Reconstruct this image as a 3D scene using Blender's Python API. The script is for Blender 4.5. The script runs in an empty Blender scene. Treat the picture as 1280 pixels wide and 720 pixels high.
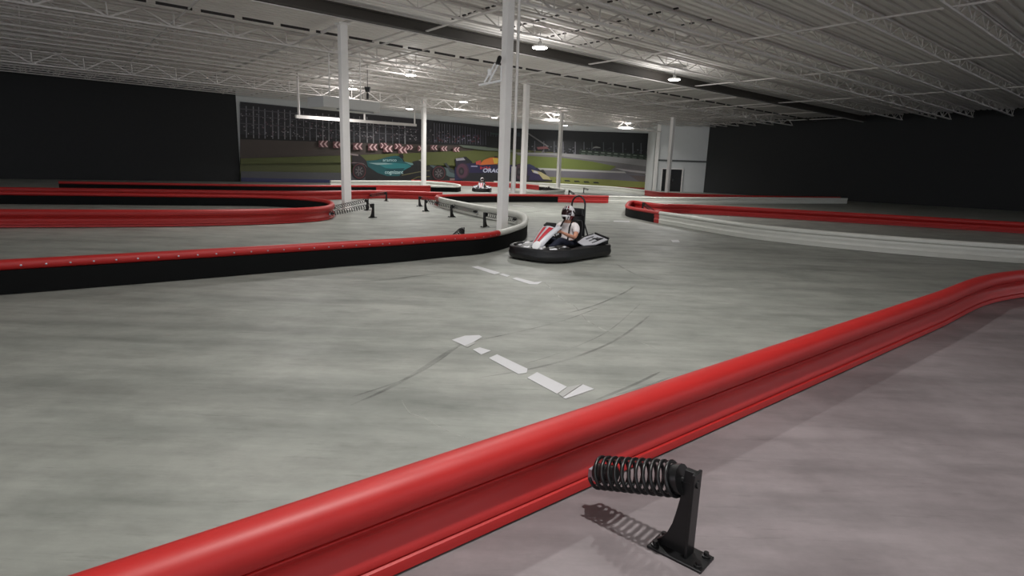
import bpy, math, random
from mathutils import Vector, Matrix
R = random.Random(7)
COL = bpy.context.scene.collection
PI = math.pi

# ---------------------------------------------------------------- camera model
F, CX, CY = 720.0, 640.0, 360.0
CAMH = 1.55
PITCH = math.atan(0.2056)
ROLL = 0.034
_f = Vector((0, math.cos(PITCH), -math.sin(PITCH)))
_r0 = Vector((1, 0, 0)); _u0 = Vector((0, math.sin(PITCH), math.cos(PITCH)))
_r = _r0*math.cos(ROLL) + _u0*math.sin(ROLL)
_u = -_r0*math.sin(ROLL) + _u0*math.cos(ROLL)
CAM = Vector((0, 0, CAMH))
def ray(px, py):
    return (_f + _r*((px-CX)/F) + _u*((CY-py)/F))
def at_z(px, py, z=0.0):          # where the sight line meets a level plane
    d = ray(px, py); t = (z-CAMH)/d.z
    return CAM + d*t
UX, UY = math.cos(math.radians(39.7)), math.sin(math.radians(39.7))
def G(a, b, z=0.0):               # building grid -> world
    return Vector((a*UX - b*UY, a*UY + b*UX, z))
WALLB = 46.0
def at_wall(px, py, side):        # meets the mural walls
    d = ray(px, py)
    if side == 0:
        n = Vector((-UY, UX, 0)); t = WALLB/d.dot(n)
    else:
        t = WALL2Y/d.y
    return CAM + d*t
_d = ray(645, 200); WALL2Y = (CAM + _d*(WALLB/_d.dot(Vector((-UY, UX, 0))))).y
CORNER = CAM + _d*(WALLB/_d.dot(Vector((-UY, UX, 0))))

# ---------------------------------------------------------------- materials
def lin(c):
    return tuple(((v/255)/12.92 if v/255 <= .04045 else ((v/255+.055)/1.055)**2.4) for v in c)
MATS = {}
def mat(name, rgb, rough=.5, metal=0, noise=0.0, nscale=6.0, bump=0.0, emit=0, spec=.5, coat=0):
    if name in MATS: return MATS[name]
    m = bpy.data.materials.new(name); m.use_nodes = True
    nt = m.node_tree; b = nt.nodes['Principled BSDF']
    c = lin(rgb)
    b.inputs['Base Color'].default_value = (*c, 1)
    b.inputs['Roughness'].default_value = rough
    b.inputs['Metallic'].default_value = metal
    b.inputs['Specular IOR Level'].default_value = spec
    b.inputs['Coat Weight'].default_value = coat
    if emit:
        b.inputs['Emission Color'].default_value = (*c, 1); b.inputs['Emission Strength'].default_value = emit
    if noise or bump:
        tc = nt.nodes.new('ShaderNodeTexCoord')
        n = nt.nodes.new('ShaderNodeTexNoise'); n.inputs['Scale'].default_value = nscale; n.inputs['Detail'].default_value = 5
        nt.links.new(tc.outputs['Object'], n.inputs['Vector'])
        if noise:
            mx = nt.nodes.new('ShaderNodeMix'); mx.data_type = 'RGBA'
            mx.inputs['A'].default_value = (*[v*(1-noise) for v in c], 1)
            mx.inputs['B'].default_value = (*[min(1, v*(1+noise)) for v in c], 1)
            nt.links.new(n.outputs['Fac'], mx.inputs['Factor']); nt.links.new(mx.outputs['Result'], b.inputs['Base Color'])
        if bump:
            bp = nt.nodes.new('ShaderNodeBump'); bp.inputs['Strength'].default_value = bump
            nt.links.new(n.outputs['Fac'], bp.inputs['Height']); nt.links.new(bp.outputs['Normal'], b.inputs['Normal'])
    MATS[name] = m; return m

RED = mat('barrier_red', (168, 30, 28), .48, noise=.10, nscale=5)
WHT = mat('barrier_white', (206, 206, 198), .42, noise=.06, nscale=4)
BLK = mat('barrier_black', (5, 6, 6), .7, noise=.3, nscale=3, spec=.15)
STEEL = mat('white_painted_steel', (232, 229, 226), .5, noise=.05)
BLKMET = mat('black_coated_metal', (14, 14, 15), .38)
ZINC = mat('zinc_plated_bolt', (170, 175, 185), .3, metal=.9)
PLAST = mat('kart_black_plastic', (17, 17, 19), .42, noise=.15, nscale=9)
SILV = mat('kart_silver_panel', (190, 190, 196), .35, noise=.04)
TYRE = mat('tyre_rubber', (12, 12, 12), .7)
KRED = mat('kart_red_stripe', (185, 40, 52), .4)
KWHITE = mat('kart_white', (235, 235, 235), .4)
CHROME = mat('kart_metal', (120, 120, 125), .3, metal=.9)
SKIN = mat('skin', (196, 140, 115), .55, noise=.05, nscale=20)
SHIRT = mat('white_cotton', (228, 220, 220), .8, noise=.04, nscale=25, bump=.15)
JEANS = mat('dark_denim', (26, 30, 48), .85, noise=.2, nscale=30, bump=.2)
SHOE = mat('shoe_white', (200, 200, 200), .6)
HELM = mat('helmet_white', (215, 212, 214), .22, coat=.4)
HELMR = mat('helmet_dark_red', (95, 20, 28), .25, coat=.4)
HELMB = mat('helmet_black', (20, 18, 20), .25, coat=.4)
VISOR = mat('visor_dark', (38, 16, 20), .12, coat=.6)
HAIR = mat('hair_brown', (45, 30, 22), .7)
STRAP = mat('harness_black', (16, 16, 18), .8)
TAPE = mat('floor_tape_white', (190, 190, 192), .5, noise=.05, nscale=12)
TAPEG = mat('floor_tape_grey', (158, 158, 156), .5, noise=.08, nscale=12)

def floor_mat():
    m = bpy.data.materials.new('polished_concrete'); m.use_nodes = True
    nt = m.node_tree; N = nt.nodes; L = nt.links; b = N['Principled BSDF']
    tc = N.new('ShaderNodeTexCoord')
    def noise(sc, rot, scale, detail=6, rough=.6):
        mp = N.new('ShaderNodeMapping'); mp.inputs['Scale'].default_value = sc; mp.inputs['Rotation'].default_value = (0, 0, rot)
        n = N.new('ShaderNodeTexNoise'); n.inputs['Scale'].default_value = scale; n.inputs['Detail'].default_value = detail
        n.inputs['Roughness'].default_value = rough
        L.new(tc.outputs['Object'], mp.inputs['Vector']); L.new(mp.outputs['Vector'], n.inputs['Vector']); return n.outputs['Fac']
    def ramp(fac, p0, c0, p1, c1):
        r = N.new('ShaderNodeValToRGB'); e = r.color_ramp.elements
        e[0].position = p0; e[0].color = (*c0, 1); e[1].position = p1; e[1].color = (*c1, 1)
        L.new(fac, r.inputs['Fac']); return r.outputs['Color']
    def mul(a, bb, f=1.0):
        x = N.new('ShaderNodeMix'); x.data_type = 'RGBA'; x.blend_type = 'MULTIPLY'; x.inputs['Factor'].default_value = f
        L.new(a, x.inputs['A']); L.new(bb, x.inputs['B']); return x.outputs['Result']
    base = ramp(noise((1, 1, 1), 0, .9), .3, lin((136, 139, 133)), .72, lin((160, 161, 155)))
    streak = ramp(noise((.35, 2.6, 1), -.25, .8, 7), .32, (.74, .75, .75), .55, (1, 1, 1))       # worn tyre streaks
    streak2 = ramp(noise((.25, 3.4, 1), .55, .55, 7), .30, (.80, .80, .80), .5, (1, 1, 1))
    fine = ramp(noise((1, 1, 1), 0, 9, 8, .7), .25, (.90, .90, .90), .7, (1.0, 1.0, 1.0))
    blotch = ramp(noise((.6, 1.5, 1), .3, 2.6, 8, .68), .34, (.80, .80, .79), .56, (1.04, 1.04, 1.03))
    scuff = ramp(noise((.5, 5.0, 1), -.35, 3.6, 9, .76), .33, (.70, .70, .70), .43, (1, 1, 1))
    c = mul(mul(mul(mul(mul(base, streak), streak2, .9), fine), blotch, .9), scuff, .8)
    L.new(c, b.inputs['Base Color'])
    rr = ramp(noise((1, 1, 1), 0, 2.0), .3, (.42,)*3, .7, (.62,)*3); L.new(rr, b.inputs['Roughness'])
    b.inputs['Specular IOR Level'].default_value = .4
    return m
FLOORM = floor_mat()

# ---------------------------------------------------------------- mesh builder
class MB:
    def __init__(s): s.v = []; s.f = []; s.m = []; s.mats = []
    def mi(s, m):
        if m not in s.mats: s.mats.append(m)
        return s.mats.index(m)
    def poly(s, pts, m):
        i = len(s.v); s.v += [tuple(p) for p in pts]; s.f.append(tuple(range(i, i+len(pts)))); s.m.append(s.mi(m))
    def box(s, c, d, m, rz=0, rot=None):
        M = (rot if rot is not None else Matrix.Rotation(rz, 3, 'Z')); c = Vector(c); i = len(s.v)
        for x in (-.5, .5):
            for y in (-.5, .5):
                for z in (-.5, .5):
                    s.v.append(tuple(c + M @ Vector((x*d[0], y*d[1], z*d[2]))))
        for q in ((0,1,3,2),(4,6,7,5),(0,4,5,1),(2,3,7,6),(0,2,6,4),(1,5,7,3)):
            s.f.append(tuple(i+k for k in q)); s.m.append(s.mi(m))
    def bar(s, a, b, w, h, m, up=Vector((0, 0, 1))):     # rectangular bar from a to b
        a = Vector(a); b = Vector(b); d = (b-a); L = d.length
        if L < 1e-6: return
        d /= L
        if abs(d.dot(up)) > .99: up = Vector((1, 0, 0))
        x = d.cross(up).normalized(); z = x.cross(d).normalized()
        s.box((a+b)/2, (w, L, h), m, rot=Matrix((x, d, z)).transposed())
    def tube(s, pts, r, m, n=8, closed=False, cap=True):
        pts = [Vector(p) for p in pts]; N = len(pts); i0 = len(s.v)
        rr = r if isinstance(r, (list, tuple)) else [r]*N
        prev = None
        for k, p in enumerate(pts):
            if closed: t = pts[(k+1) % N]-pts[k-1]
            else: t = pts[min(k+1, N-1)]-pts[max(k-1, 0)]
            t = t.normalized() if t.length > 1e-9 else Vector((0, 0, 1))
            if prev is None:
                a = Vector((0, 0, 1)) if abs(t.z) < .9 else Vector((1, 0, 0))
                x = t.cross(a).normalized()
            else:
                x = (prev - t*prev.dot(t)).normalized()
            prev = x; y = t.cross(x)
            for j in range(n):
                an = 2*PI*j/n; s.v.append(tuple(p + x*(math.cos(an)*rr[k]) + y*(math.sin(an)*rr[k])))
        for k in range(N if closed else N-1):
            a = i0+k*n; b = i0+((k+1) % N)*n
            for j in range(n):
                s.f.append((a+j, a+(j+1) % n, b+(j+1) % n, b+j)); s.m.append(s.mi(m))
        if cap and not closed:
            s.f.append(tuple(i0+j for j in reversed(range(n)))); s.m.append(s.mi(m))
            s.f.append(tuple(i0+(N-1)*n+j for j in range(n))); s.m.append(s.mi(m))
    def lathe(s, prof, m, n=24, M=None):                 # prof: (r, z)
        i0 = len(s.v); M = M or Matrix.Identity(4)
        for (r, z) in prof:
            for j in range(n):
                an = 2*PI*j/n; s.v.append(tuple(M @ Vector((r*math.cos(an), r*math.sin(an), z))))
        for k in range(len(prof)-1):
            for j in range(n):
                a = i0+k*n; b = a+n
                s.f.append((a+j, a+(j+1) % n, b+(j+1) % n, b+j)); s.m.append(s.mi(m))
        s.f.append(tuple(i0+j for j in reversed(range(n)))); s.m.append(s.mi(m))
        e = i0+(len(prof)-1)*n; s.f.append(tuple(e+j for j in range(n))); s.m.append(s.mi(m))
    def prism(s, poly, thick, m, M=None):                # polygon in local xy, thickness along z
        M = M or Matrix.Identity(4); i = len(s.v); n = len(poly)
        for z in (-thick/2, thick/2):
            for (x, y) in poly: s.v.append(tuple(M @ Vector((x, y, z))))
        s.f.append(tuple(i+k for k in reversed(range(n)))); s.m.append(s.mi(m))
        s.f.append(tuple(i+n+k for k in range(n))); s.m.append(s.mi(m))
        for k in range(n):
            s.f.append((i+k, i+(k+1) % n, i+n+(k+1) % n, i+n+k)); s.m.append(s.mi(m))
    def sweep(s, frames, prof, m, closed=False, smooth=True):   # frames: (origin, outward) ; prof: (t, z)
        i0 = len(s.v); n = len(prof); N = len(frames)
        for (o, nr) in frames:
            for (t, z) in prof: s.v.append((o[0]+nr[0]*t, o[1]+nr[1]*t, z))
        for k in range(N if closed else N-1):
            a = i0+k*n; b = i0+((k+1) % N)*n
            for j in range(n):
                s.f.append((a+j, b+j, b+(j+1) % n, a+(j+1) % n)); s.m.append(s.mi(m))
        if not closed:
            s.f.append(tuple(i0+j for j in range(n))); s.m.append(s.mi(m))
            s.f.append(tuple(i0+(N-1)*n+j for j in reversed(range(n)))); s.m.append(s.mi(m))
    def grid(s, fn, nu, nv, m):
        i0 = len(s.v)
        for i in range(nu+1):
            for j in range(nv+1): s.v.append(tuple(fn(i/nu, j/nv)))
        for i in range(nu):
            for j in range(nv):
                a = i0+i*(nv+1)+j; s.f.append((a, a+nv+1, a+nv+2, a+1)); s.m.append(s.mi(m))
    def build(s, name, parent=None, smooth=None, bevel=0, solid=0):
        me = bpy.data.meshes.new(name); me.from_pydata(s.v, [], s.f); me.update()
        for mm in s.mats: me.materials.append(mm)
        me.polygons.foreach_set('material_index', s.m)
        import bmesh
        bm = bmesh.new(); bm.from_mesh(me); bmesh.ops.recalc_face_normals(bm, faces=bm.faces); bm.to_mesh(me); bm.free()
        o = bpy.data.objects.new(name, me); COL.objects.link(o)
        if parent is not None: o.parent = parent
        if solid:
            md = o.modifiers.new('solid', 'SOLIDIFY'); md.thickness = solid; md.offset = 0
        if bevel:
            md = o.modifiers.new('bevel', 'BEVEL'); md.width = bevel; md.segments = 2; md.limit_method = 'ANGLE'; md.angle_limit = math.radians(40)
        if smooth is not None:
            me.polygons.foreach_set('use_smooth', [True]*len(me.polygons))
            me.set_sharp_from_angle(angle=math.radians(smooth))
        return o

def tag(o, label=None, cat=None, group=None, kind=None):
    if label: o['label'] = label
    if cat: o['category'] = cat
    if group: o['group'] = group
    if kind: o['kind'] = kind
    return o
def empty(name, loc=(0, 0, 0), rz=0):
    o = bpy.data.objects.new(name, None); COL.objects.link(o); o.location = loc; o.rotation_euler = (0, 0, rz); o.empty_display_size = .1
    return o
KIDS = {}
def copy_tree(o, parent=None):
    c = o.copy(); COL.objects.link(c)
    if parent is not None: c.parent = parent
    for ch in [x for x in list(bpy.data.objects) if x.parent == o]: copy_tree(ch, c)
    return c

# ---------------------------------------------------------------- paths
def smooth_path(P, step=.18, passes=1):
    P = [Vector((p[0], p[1])) for p in P]; out = []
    n = len(P)
    for i in range(n-1):
        p0 = P[max(i-1, 0)]; p1 = P[i]; p2 = P[i+1]; p3 = P[min(i+2, n-1)]
        k = max(2, int((p2-p1).length/step))
        for j in range(k):
            t = j/k
            out.append(.5*((2*p1)+(p2-p0)*t+(2*p0-5*p1+4*p2-p3)*t*t+(3*p1-p0-3*p2+p3)*t**3))
    out.append(P[-1]); return out
def frames_of(path):
    fr = []
    for i, p in enumerate(path):
        t = (path[min(i+1, len(path)-1)]-path[max(i-1, 0)]).normalized()
        fr.append(((p.x, p.y), (-t.y, t.x)))            # left of travel = infield side
    return fr
RAIL = [(0,.012),(0,.272),(-.036,.286),(-.05,.305),(-.053,.325),(-.045,.347),(-.025,.362),(.005,.368),(.04,.366),(.07,.355),(.09,.335),
        (.098,.31),(.097,.285),(.09,.262),(.084,.254),(.068,.250),(.084,.246),(.086,.243),(.078,.228),(.058,.212),(.046,.195),(.044,.17),
        (.05,.145),(.062,.12),(.073,.095),(.079,.075),(.078,.068),(.062,.065),(.079,.060),(.087,.056),(.09,.04),(.09,.012)]
RAIL = [(t, z if z < .273 else .272+(z-.272)*1.24) for (t, z) in RAIL]
FACE = [(-.03,.008),(-.03,.274),(-.002,.274),(-.002,.008)]
FACER = [(-.03,.008),(-.03,.10),(-.036,.115),(-.03,.13),(-.022,.15),(-.022,.19),(-.03,.21),(-.034,.235),(-.03,.274),(-.002,.274),(-.002,.008)]
def barrier(pts, rails, faces, label, step=.18, group=None, screws=0):
    """rails / faces: list of (x or arc fraction end, colour)."""
    path = smooth_path(pts, step); fr = frames_of(path)
    L = [0]
    for i in range(1, len(path)): L.append(L[-1]+(path[i]-path[i-1]).length)
    T = L[-1]; root = empty('track_barrier', (path[0].x, path[0].y, 0)); ox, oy = path[0].x, path[0].y
    frl = [((o[0]-ox, o[1]-oy), n) for (o, n) in fr]
    def idx(s): return min(range(len(L)), key=lambda i: abs(L[i]-s))
    for (lst, prof, nm, sm) in ((rails, RAIL, 'rail_section', 35), (faces, None, 'face_panel', 35)):
        s0 = 0
        for (e, m) in lst:
            e = T if e is None else e
            a, b = idx(s0), idx(e)
            if b <= a: continue
            mb = MB(); pr = prof or (FACE if m is BLK else FACER)
            seg = frl[a:b+1]
            mb.sweep(seg, pr, m)
            if prof and screws and s0 < screws:          # bright screw heads along the front lip
                nx = L[a]+.1
                for q in range(a, b):
                    while L[q] <= nx < L[q+1]:
                        (o_, n_) = frl[q]; f_ = (nx-L[q])/(L[q+1]-L[q]); o2 = frl[q+1][0]
                        c_ = Vector((o_[0]+(o2[0]-o_[0])*f_-n_[0]*.054, o_[1]+(o2[1]-o_[1])*f_-n_[1]*.054, .325))
                        mb.lathe([(.002, -.004), (.011, -.002), (.011, .002), (.003, .006)], ZINC, 8, Matrix.Translation(c_) @ Vector((-n_[0], -n_[1], 0)).to_track_quat('Z', 'Y').to_matrix().to_4x4()); nx += .22
            o = mb.build(nm, root, smooth=sm)
            if len(lst) > 1: o['label'] = {RED: 'red', WHT: 'white', BLK: 'black'}[m] + ' ' + nm.replace('_', ' ')
            s0 = e
    tag(root, label, 'barrier', group)
    return root, path, L
def arclen_at(path, L, x, y):
    i = min(range(len(path)), key=lambda k: (path[k].x-x)**2+(path[k].y-y)**2); return L[i]
def W(px, py, z=0):
    p = at_z(px, py, z); return (p.x, p.y)
def split_at(pts, marks, step=.18):
    path = smooth_path(pts, step); L = [0]
    for i in range(1, len(path)): L.append(L[-1]+(path[i]-path[i-1]).length)
    return [arclen_at(path, L, *m) for m in marks]

# ================================================================ SETTING
fl = MB(); fl.box((4, 26, -.1), (110, 110, .2), FLOORM); floor = fl.build('floor'); floor['kind'] = 'structure'

# the spectator side of the near barrier has its own greyer slab finish
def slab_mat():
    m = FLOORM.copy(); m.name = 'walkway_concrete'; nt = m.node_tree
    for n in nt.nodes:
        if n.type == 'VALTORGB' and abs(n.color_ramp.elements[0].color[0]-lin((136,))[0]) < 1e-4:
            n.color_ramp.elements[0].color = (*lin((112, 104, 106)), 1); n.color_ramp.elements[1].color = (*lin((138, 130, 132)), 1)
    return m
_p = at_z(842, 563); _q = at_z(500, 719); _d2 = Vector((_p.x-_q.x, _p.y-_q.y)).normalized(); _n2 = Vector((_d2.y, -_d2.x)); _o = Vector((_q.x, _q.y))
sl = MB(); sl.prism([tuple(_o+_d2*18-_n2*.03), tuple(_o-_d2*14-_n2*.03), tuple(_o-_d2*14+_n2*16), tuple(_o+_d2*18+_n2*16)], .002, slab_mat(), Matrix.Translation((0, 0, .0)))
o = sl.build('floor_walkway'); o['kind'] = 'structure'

# walls
WALLW = mat('wall_white_paint', (205, 207, 207), .8, noise=.03)
WALLD = mat('wall_charcoal_paint', (34, 35, 36), .8, noise=.15)
H = 6.55
def wall(name, p0, p1, m, z0=0, z1=H, th=.25, parent=None):
    p0 = Vector((p0[0], p0[1], 0)); p1 = Vector((p1[0], p1[1], 0)); d = (p1-p0).normalized(); n = Vector((-d.y, d.x, 0))
    mb = MB(); mb.prism([(p0.x, p0.y), (p1.x, p1.y), (p1.x+n.x*th, p1.y+n.y*th), (p0.x+n.x*th, p0.y+n.y*th)], z1-z0, m, Matrix.Translation((0, 0, (z0+z1)/2)))
    o = mb.build(name, parent); o['kind'] = 'structure'; return o
ml = at_wall(300, 200, 0)                                  # the mural's left end
WB = WALLB+.12
aC = CORNER.x*UX+CORNER.y*UY
aL = ml.x*UX+ml.y*UY
wall('wall_back_left', G(aL, WB), G(aC+.08, WB), WALLW)
wall('wall_left', G(-22, WB), G(aL, WB), WALLD)
Y2 = WALL2Y+.12
xr = (at_wall(814, 233, 1)).x + .1
wall('wall_back', (CORNER.x-.05, Y2), (xr+.3, Y2), WALLW)
YW = 56.2                                                  # white wall right of the mural stands forward
pxs = (819-640)/720*YW
dx0 = at_z(826.5, 236, 0); sc = YW/ray(826.5, 225).y
DX0 = (CAM+ray(827, 225)*(YW/ray(827, 225).y)).x
DX1 = DX0+1.9; DH = (CAM+ray(835, 211.3)*(YW/ray(835, 211.3).y)).z
WX0 = (CAM+ray(815.5, 233)*(YW/ray(815.5, 233).y)).x
wall('wall_back_right', (WX0, YW), (DX0, YW), WALLW)
wall('wall_back_right_upper', (DX0, YW), (DX1, YW), WALLW, z0=DH)
wall('wall_back_right_end', (DX1, YW), (DX1+2.2, YW), WALLW)
mb = MB(); mb.box((WX0+.15, (YW+Y2)/2+.05, H/2), (.3, Y2-YW, H), WALLW); o = mb.build('wall_return'); o['kind'] = 'structure'
# trim line and pilaster
zt = (CAM+ray(830, 200.5)*(YW/ray(830, 200.5).y)).z
mb = MB(); mb.box(((WX0+DX1+2.2)/2, YW-.03, zt), (DX1+2.2-WX0, .08, .16), mat('trim_dark_grey', (85, 88, 88), .6)); o = mb.build('trim_1'); o['kind'] = 'structure'
mb = MB(); mb.box((WX0+.17, YW-.06, H/2-.2), (.34, .12, H-.4), STEEL); o = mb.build('trim_2', bevel=.01); o['kind'] = 'structure'
# dark doorway: black panel stands in for the unlit room behind
DK = mat('doorway_shade_black', (12, 12, 13), .5)
dr = MB(); dr.box(((DX0+DX1)/2, YW+.1, DH/2), (DX1-DX0, .06, DH), DK); dr.box(((DX0+DX1)/2, YW+.06, DH/2), (.03, .05, DH), mat('door_seam', (35, 35, 36), .5)); d1 = dr.build('door_1'); d1['kind'] = 'structure'
hd = MB()
for sx in (-.12, .12): hd.tube([((DX0+DX1)/2+sx, YW+.04, .95), ((DX0+DX1)/2+sx, YW+.02, 1.05), ((DX0+DX1)/2+sx, YW+.04, 1.2)], .015, CHROME)
hd.build('door_handle', d1)
fr_ = MB()
for sx in (DX0-.03, DX1+.03): fr_.box((sx, YW-.02, DH/2), (.08, .12, DH+.08), STEEL)
fr_.box(((DX0+DX1)/2, YW-.02, DH+.03), (DX1-DX0+.14, .12, .08), STEEL); fr_.build('door_frame', d1)
# right side wall; rear left open to admit the world fill
RX, RY = DX1+2.2, YW
rw = Vector((UY, -UX))
wall('wall_right', (RX, RY), (RX+rw.x*55, RY+rw.y*55), WALLD)
e1 = (RX+rw.x*55, RY+rw.y*55)
bl = G(-22, WB); bl2 = (bl.x+rw.x*70, bl.y+rw.y*70)

# ceiling: corrugated deck + joists + girders + pipes as its children
DECKM = mat('roof_deck_white', (238, 234, 231), .6, noise=.05, nscale=.6)
JM = mat('joist_white', (214, 209, 206), .6, noise=.05, nscale=2)
DARKBEAM = mat('beam_brown_grey', (62, 58, 54), .6, noise=.1)
dk = MB()
def ceil_pt(a, b, z): return G(a, b, z)
a0, a1, b0, b1 = -24, 80, -26, 48
pr = []; b = b0; ZD = 6.5
while b < b1:
    for (db, dz) in ((0, 0), (.10, 0), (.14, .05), (.24, .05), (.28, 0)): pr.append((b+db, ZD+dz))
    b += .32
i0 = len(dk.v); mi = dk.mi(DECKM)
for a in (a0, a1):
    for (b, z) in pr: dk.v.append(tuple(G(a, b, z)))
n = len(pr)
for k in range(n-1): dk.f.append((i0+k, i0+k+1, i0+n+k+1, i0+n+k)); dk.m.append(mi)
top = MB()
ceiling = dk.build('ceiling'); ceiling['kind'] = 'structure'
tp = MB(); c = G((a0+a1)/2, (b0+b1)/2, ZD+.22); tp.box(c, (a1-a0, b1-b0, .2), DECKM, rz=math.radians(39.7)); tp.build('roof_insulation', ceiling)

def truss(b, zb, zt, aa, ab, panel, w, m, name, web=.03):
    mb = MB()
    mb.bar(G(aa, b, zb), G(ab, b, zb), w, .06, m); mb.bar(G(aa, b, zt), G(ab, b, zt), w, .06, m)
    n = int((ab-aa)/panel)
    for k in range(n):
        x0 = aa+k*panel; x1 = x0+panel/2; x2 = x0+panel
        mb.bar(G(x0, b, zt), G(x1, b, zb), web, web, m); mb.bar(G(x1, b, zb), G(x2, b, zt), web, web, m)
        mb.bar(G(x1, b, zb), G(x1, b, zt), web*.7, web*.7, m)
    return mb.build(name, ceiling)
bb = 1.2
joists = []
k = 0
while bb < 45.5:
    if not any(abs(bb-g) < .5 for g in (12.95, 23.95, 35.0)):
        t = truss(bb, 6.06, 6.44, -8, 76, 1.5, .11, JM, 'roof_joist', .032)
    bb += 1.15 if bb > 28 else (1.6 if bb > 21 else 2.1)
    if 17 < bb < 25: bb = 25.6
for (g, z0_, z1_) in ((12.95, 5.98, 6.42), (23.95, 5.96, 6.42), (35.0, 5.47, 6.05)):
    truss(g, z0_, z1_, -8, 76, 1.9, .15, JM, 'roof_girder', .055)
# dark painted I-beam
mb = MB()
for (z, w, h) in ((6.06, .24, .04), (6.38, .24, .04)): mb.bar(G(-8, 18.4, z), G(76, 18.4, z), w, h, DARKBEAM)
mb.bar(G(-8, 18.4, 6.22), G(76, 18.4, 6.22), .10, .30, DARKBEAM); mb.build('dark_beam', ceiling)
mb = MB(); mb.bar(G(-8, 18.5, 6.015), G(76, 18.5, 6.015), .05, .03, JM); mb.build('white_lower_flange', ceiling)
# cross ties and sprinkler pipes across the joists
for a in (4.4, 8.7, 10.7, 12.9, 15.0, 20.8, 24.2, 28.6, 32.8, 38, 43, 48):
    mb = MB(); mb.tube([G(a, 18.7, 6.2), G(a, 45.8, 6.2)], .035 if a not in (8.7, 20.8, 32.8) else .06, JM, 6); mb.build('sprinkler_pipe' if a not in (8.7, 20.8, 32.8) else 'tie_beam', ceiling)
for a in (11.0, 19.1, 27.1, 36):
    mb = MB(); mb.bar(G(a, -2, 6.1), G(a, 45.8, 6.1), .05, .05, JM); mb.build('bridging_bar', ceiling)
# dark dashes added to stand in for shading along the girder
mb = MB()
a = -4
DRKC = mat('shade_and_slot_dark', (38, 33, 34), .5)
while a < 70:
    mb.bar(G(a, 21.8, 6.2), G(a+1.0, 21.8, 6.2), .05, .08, DRKC); a += 1.25
mb.build('girder_shade', ceiling)
for aq in (11.6, 13.7, 15.6, 17.4):
    mb = MB()
    bq = 11.4
    while bq < 17.6: mb.bar(G(aq, bq, 6.48), G(aq, bq+.16, 6.48), .06, .04, DRKC); bq += .32
    mb.build('vent_slots', ceiling)
# pipe run along the far girder
mb = MB(); mb.tube([G(23, 34.6, 5.5), G(52, 34.6, 5.5)], .06, STEEL, 8); mb.build('supply_pipe', ceiling)

# ---------------------------------------------------------------- columns
def hcol(name, p, w, ztop, label, rz=math.radians(39.7)):
    root = empty('column', (p.x, p.y, 0), rz)
    s = MB(); s.box((0, 0, ztop/2), (w, w, ztop), STEEL); s.build('shaft', root, bevel=.012)
    s = MB(); s.box((0, 0, .012), (w*1.9, w*1.9, .024), STEEL)
    for x in (-1, 1):
        for y in (-1, 1): s.lathe([(.014, .024), (.014, .05)], ZINC, 6, Matrix.Translation((x*w*.75, y*w*.75, 0)))
    s.build('base_plate', root, bevel=.003)
    s = MB(); s.box((0, 0, ztop-.02), (w*1.6, w*1.6, .04), STEEL); s.build('cap_plate', root)
    tag(root, label, 'column', 'white steel roof columns'); return root
def ray_at_y(px, py, Y): d = ray(px, py); return CAM+d*(Y/d.y)
mc = ray_at_y(627.5, 288, 13.9)
main_col = hcol('column', Vector((mc.x, mc.y, 0)), .20, 6.06, 'white steel column nearest the camera, rising inside the barrier hairpin beside the kart')
col_defs = [(653.6, 240, 31.8, 6.3, 'white steel column just right of the nearest column, behind the long far barrier', .25),
            (697.5, 235, 46.6, 6.3, 'distant white steel column standing in the white-tipped barrier loop', .25),
            (529.6, 233, 40.4, 6.3, 'white steel column in front of the green racing car on the mural', .25),
            (833.5, 242, 43.0, 5.9, 'white steel column in front of the dark doorway at the back', .25),
            (433.5, 262, 20.0, 6.3, 'white steel column at the left, beside the sloping black springs', .25)]
for (px, py, Y, zt_, lab, w) in col_defs:
    p = ray_at_y(px, py, Y); hcol('column', Vector((p.x, p.y, 0)), w, zt_-.3, lab)
# downpipe with cover and the camera arm on the main column
rr = main_col
Mi = Matrix.Rotation(-math.radians(39.7), 4, 'Z')
def loc(x, y, z): return Mi @ Vector((x, y, z))
s = MB(); s.tube([loc(.235, .1, 6.04), loc(.235, .1, 1.5)], .035, STEEL, 10)
s.build('downpipe', rr, smooth=40)
s = MB(); s.tube([loc(.235, .1, 1.62), loc(.235, .1, 1.0)], .06, STEEL, 10); s.tube([loc(.235, .1, 1.03), loc(.06, .02, 1.0)], .03, STEEL, 8); s.build('downpipe_cover', rr, smooth=40)
def colpt(px, py, Y=13.78):
    p = ray_at_y(px, py, Y); return loc(p.x-mc.x, p.y-mc.y, p.z)
s = MB()
s.tube([colpt(626, 101), colpt(598, 106.5)], .028, KWHITE, 6)
s.tube([colpt(623, 80), colpt(611, 103)], .024, KWHITE, 6); s.tube([colpt(619, 79), colpt(605, 103.5)], .024, KWHITE, 6)
s.tube([colpt(626.5, 82), colpt(626.5, 102)], .022, KWHITE, 6)
s.build('bracket_arm', rr)
s = MB(); s.lathe([(.02, -.08), (.045, -.07), (.048, .06), (.02, .08)], KWHITE, 12, Matrix.Translation(colpt(612, 90.5))); s.build('antenna', rr, smooth=40)
s = MB(); q = colpt(623.5, 75.5); s.lathe([(.02, -.10), (.05, -.09), (.05, .07), (.03, .1)], BLKMET, 12, Matrix.Translation(q) @ Matrix.Rotation(.35, 4, 'Y')); s.build('floodlight', rr, smooth=40)

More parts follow.
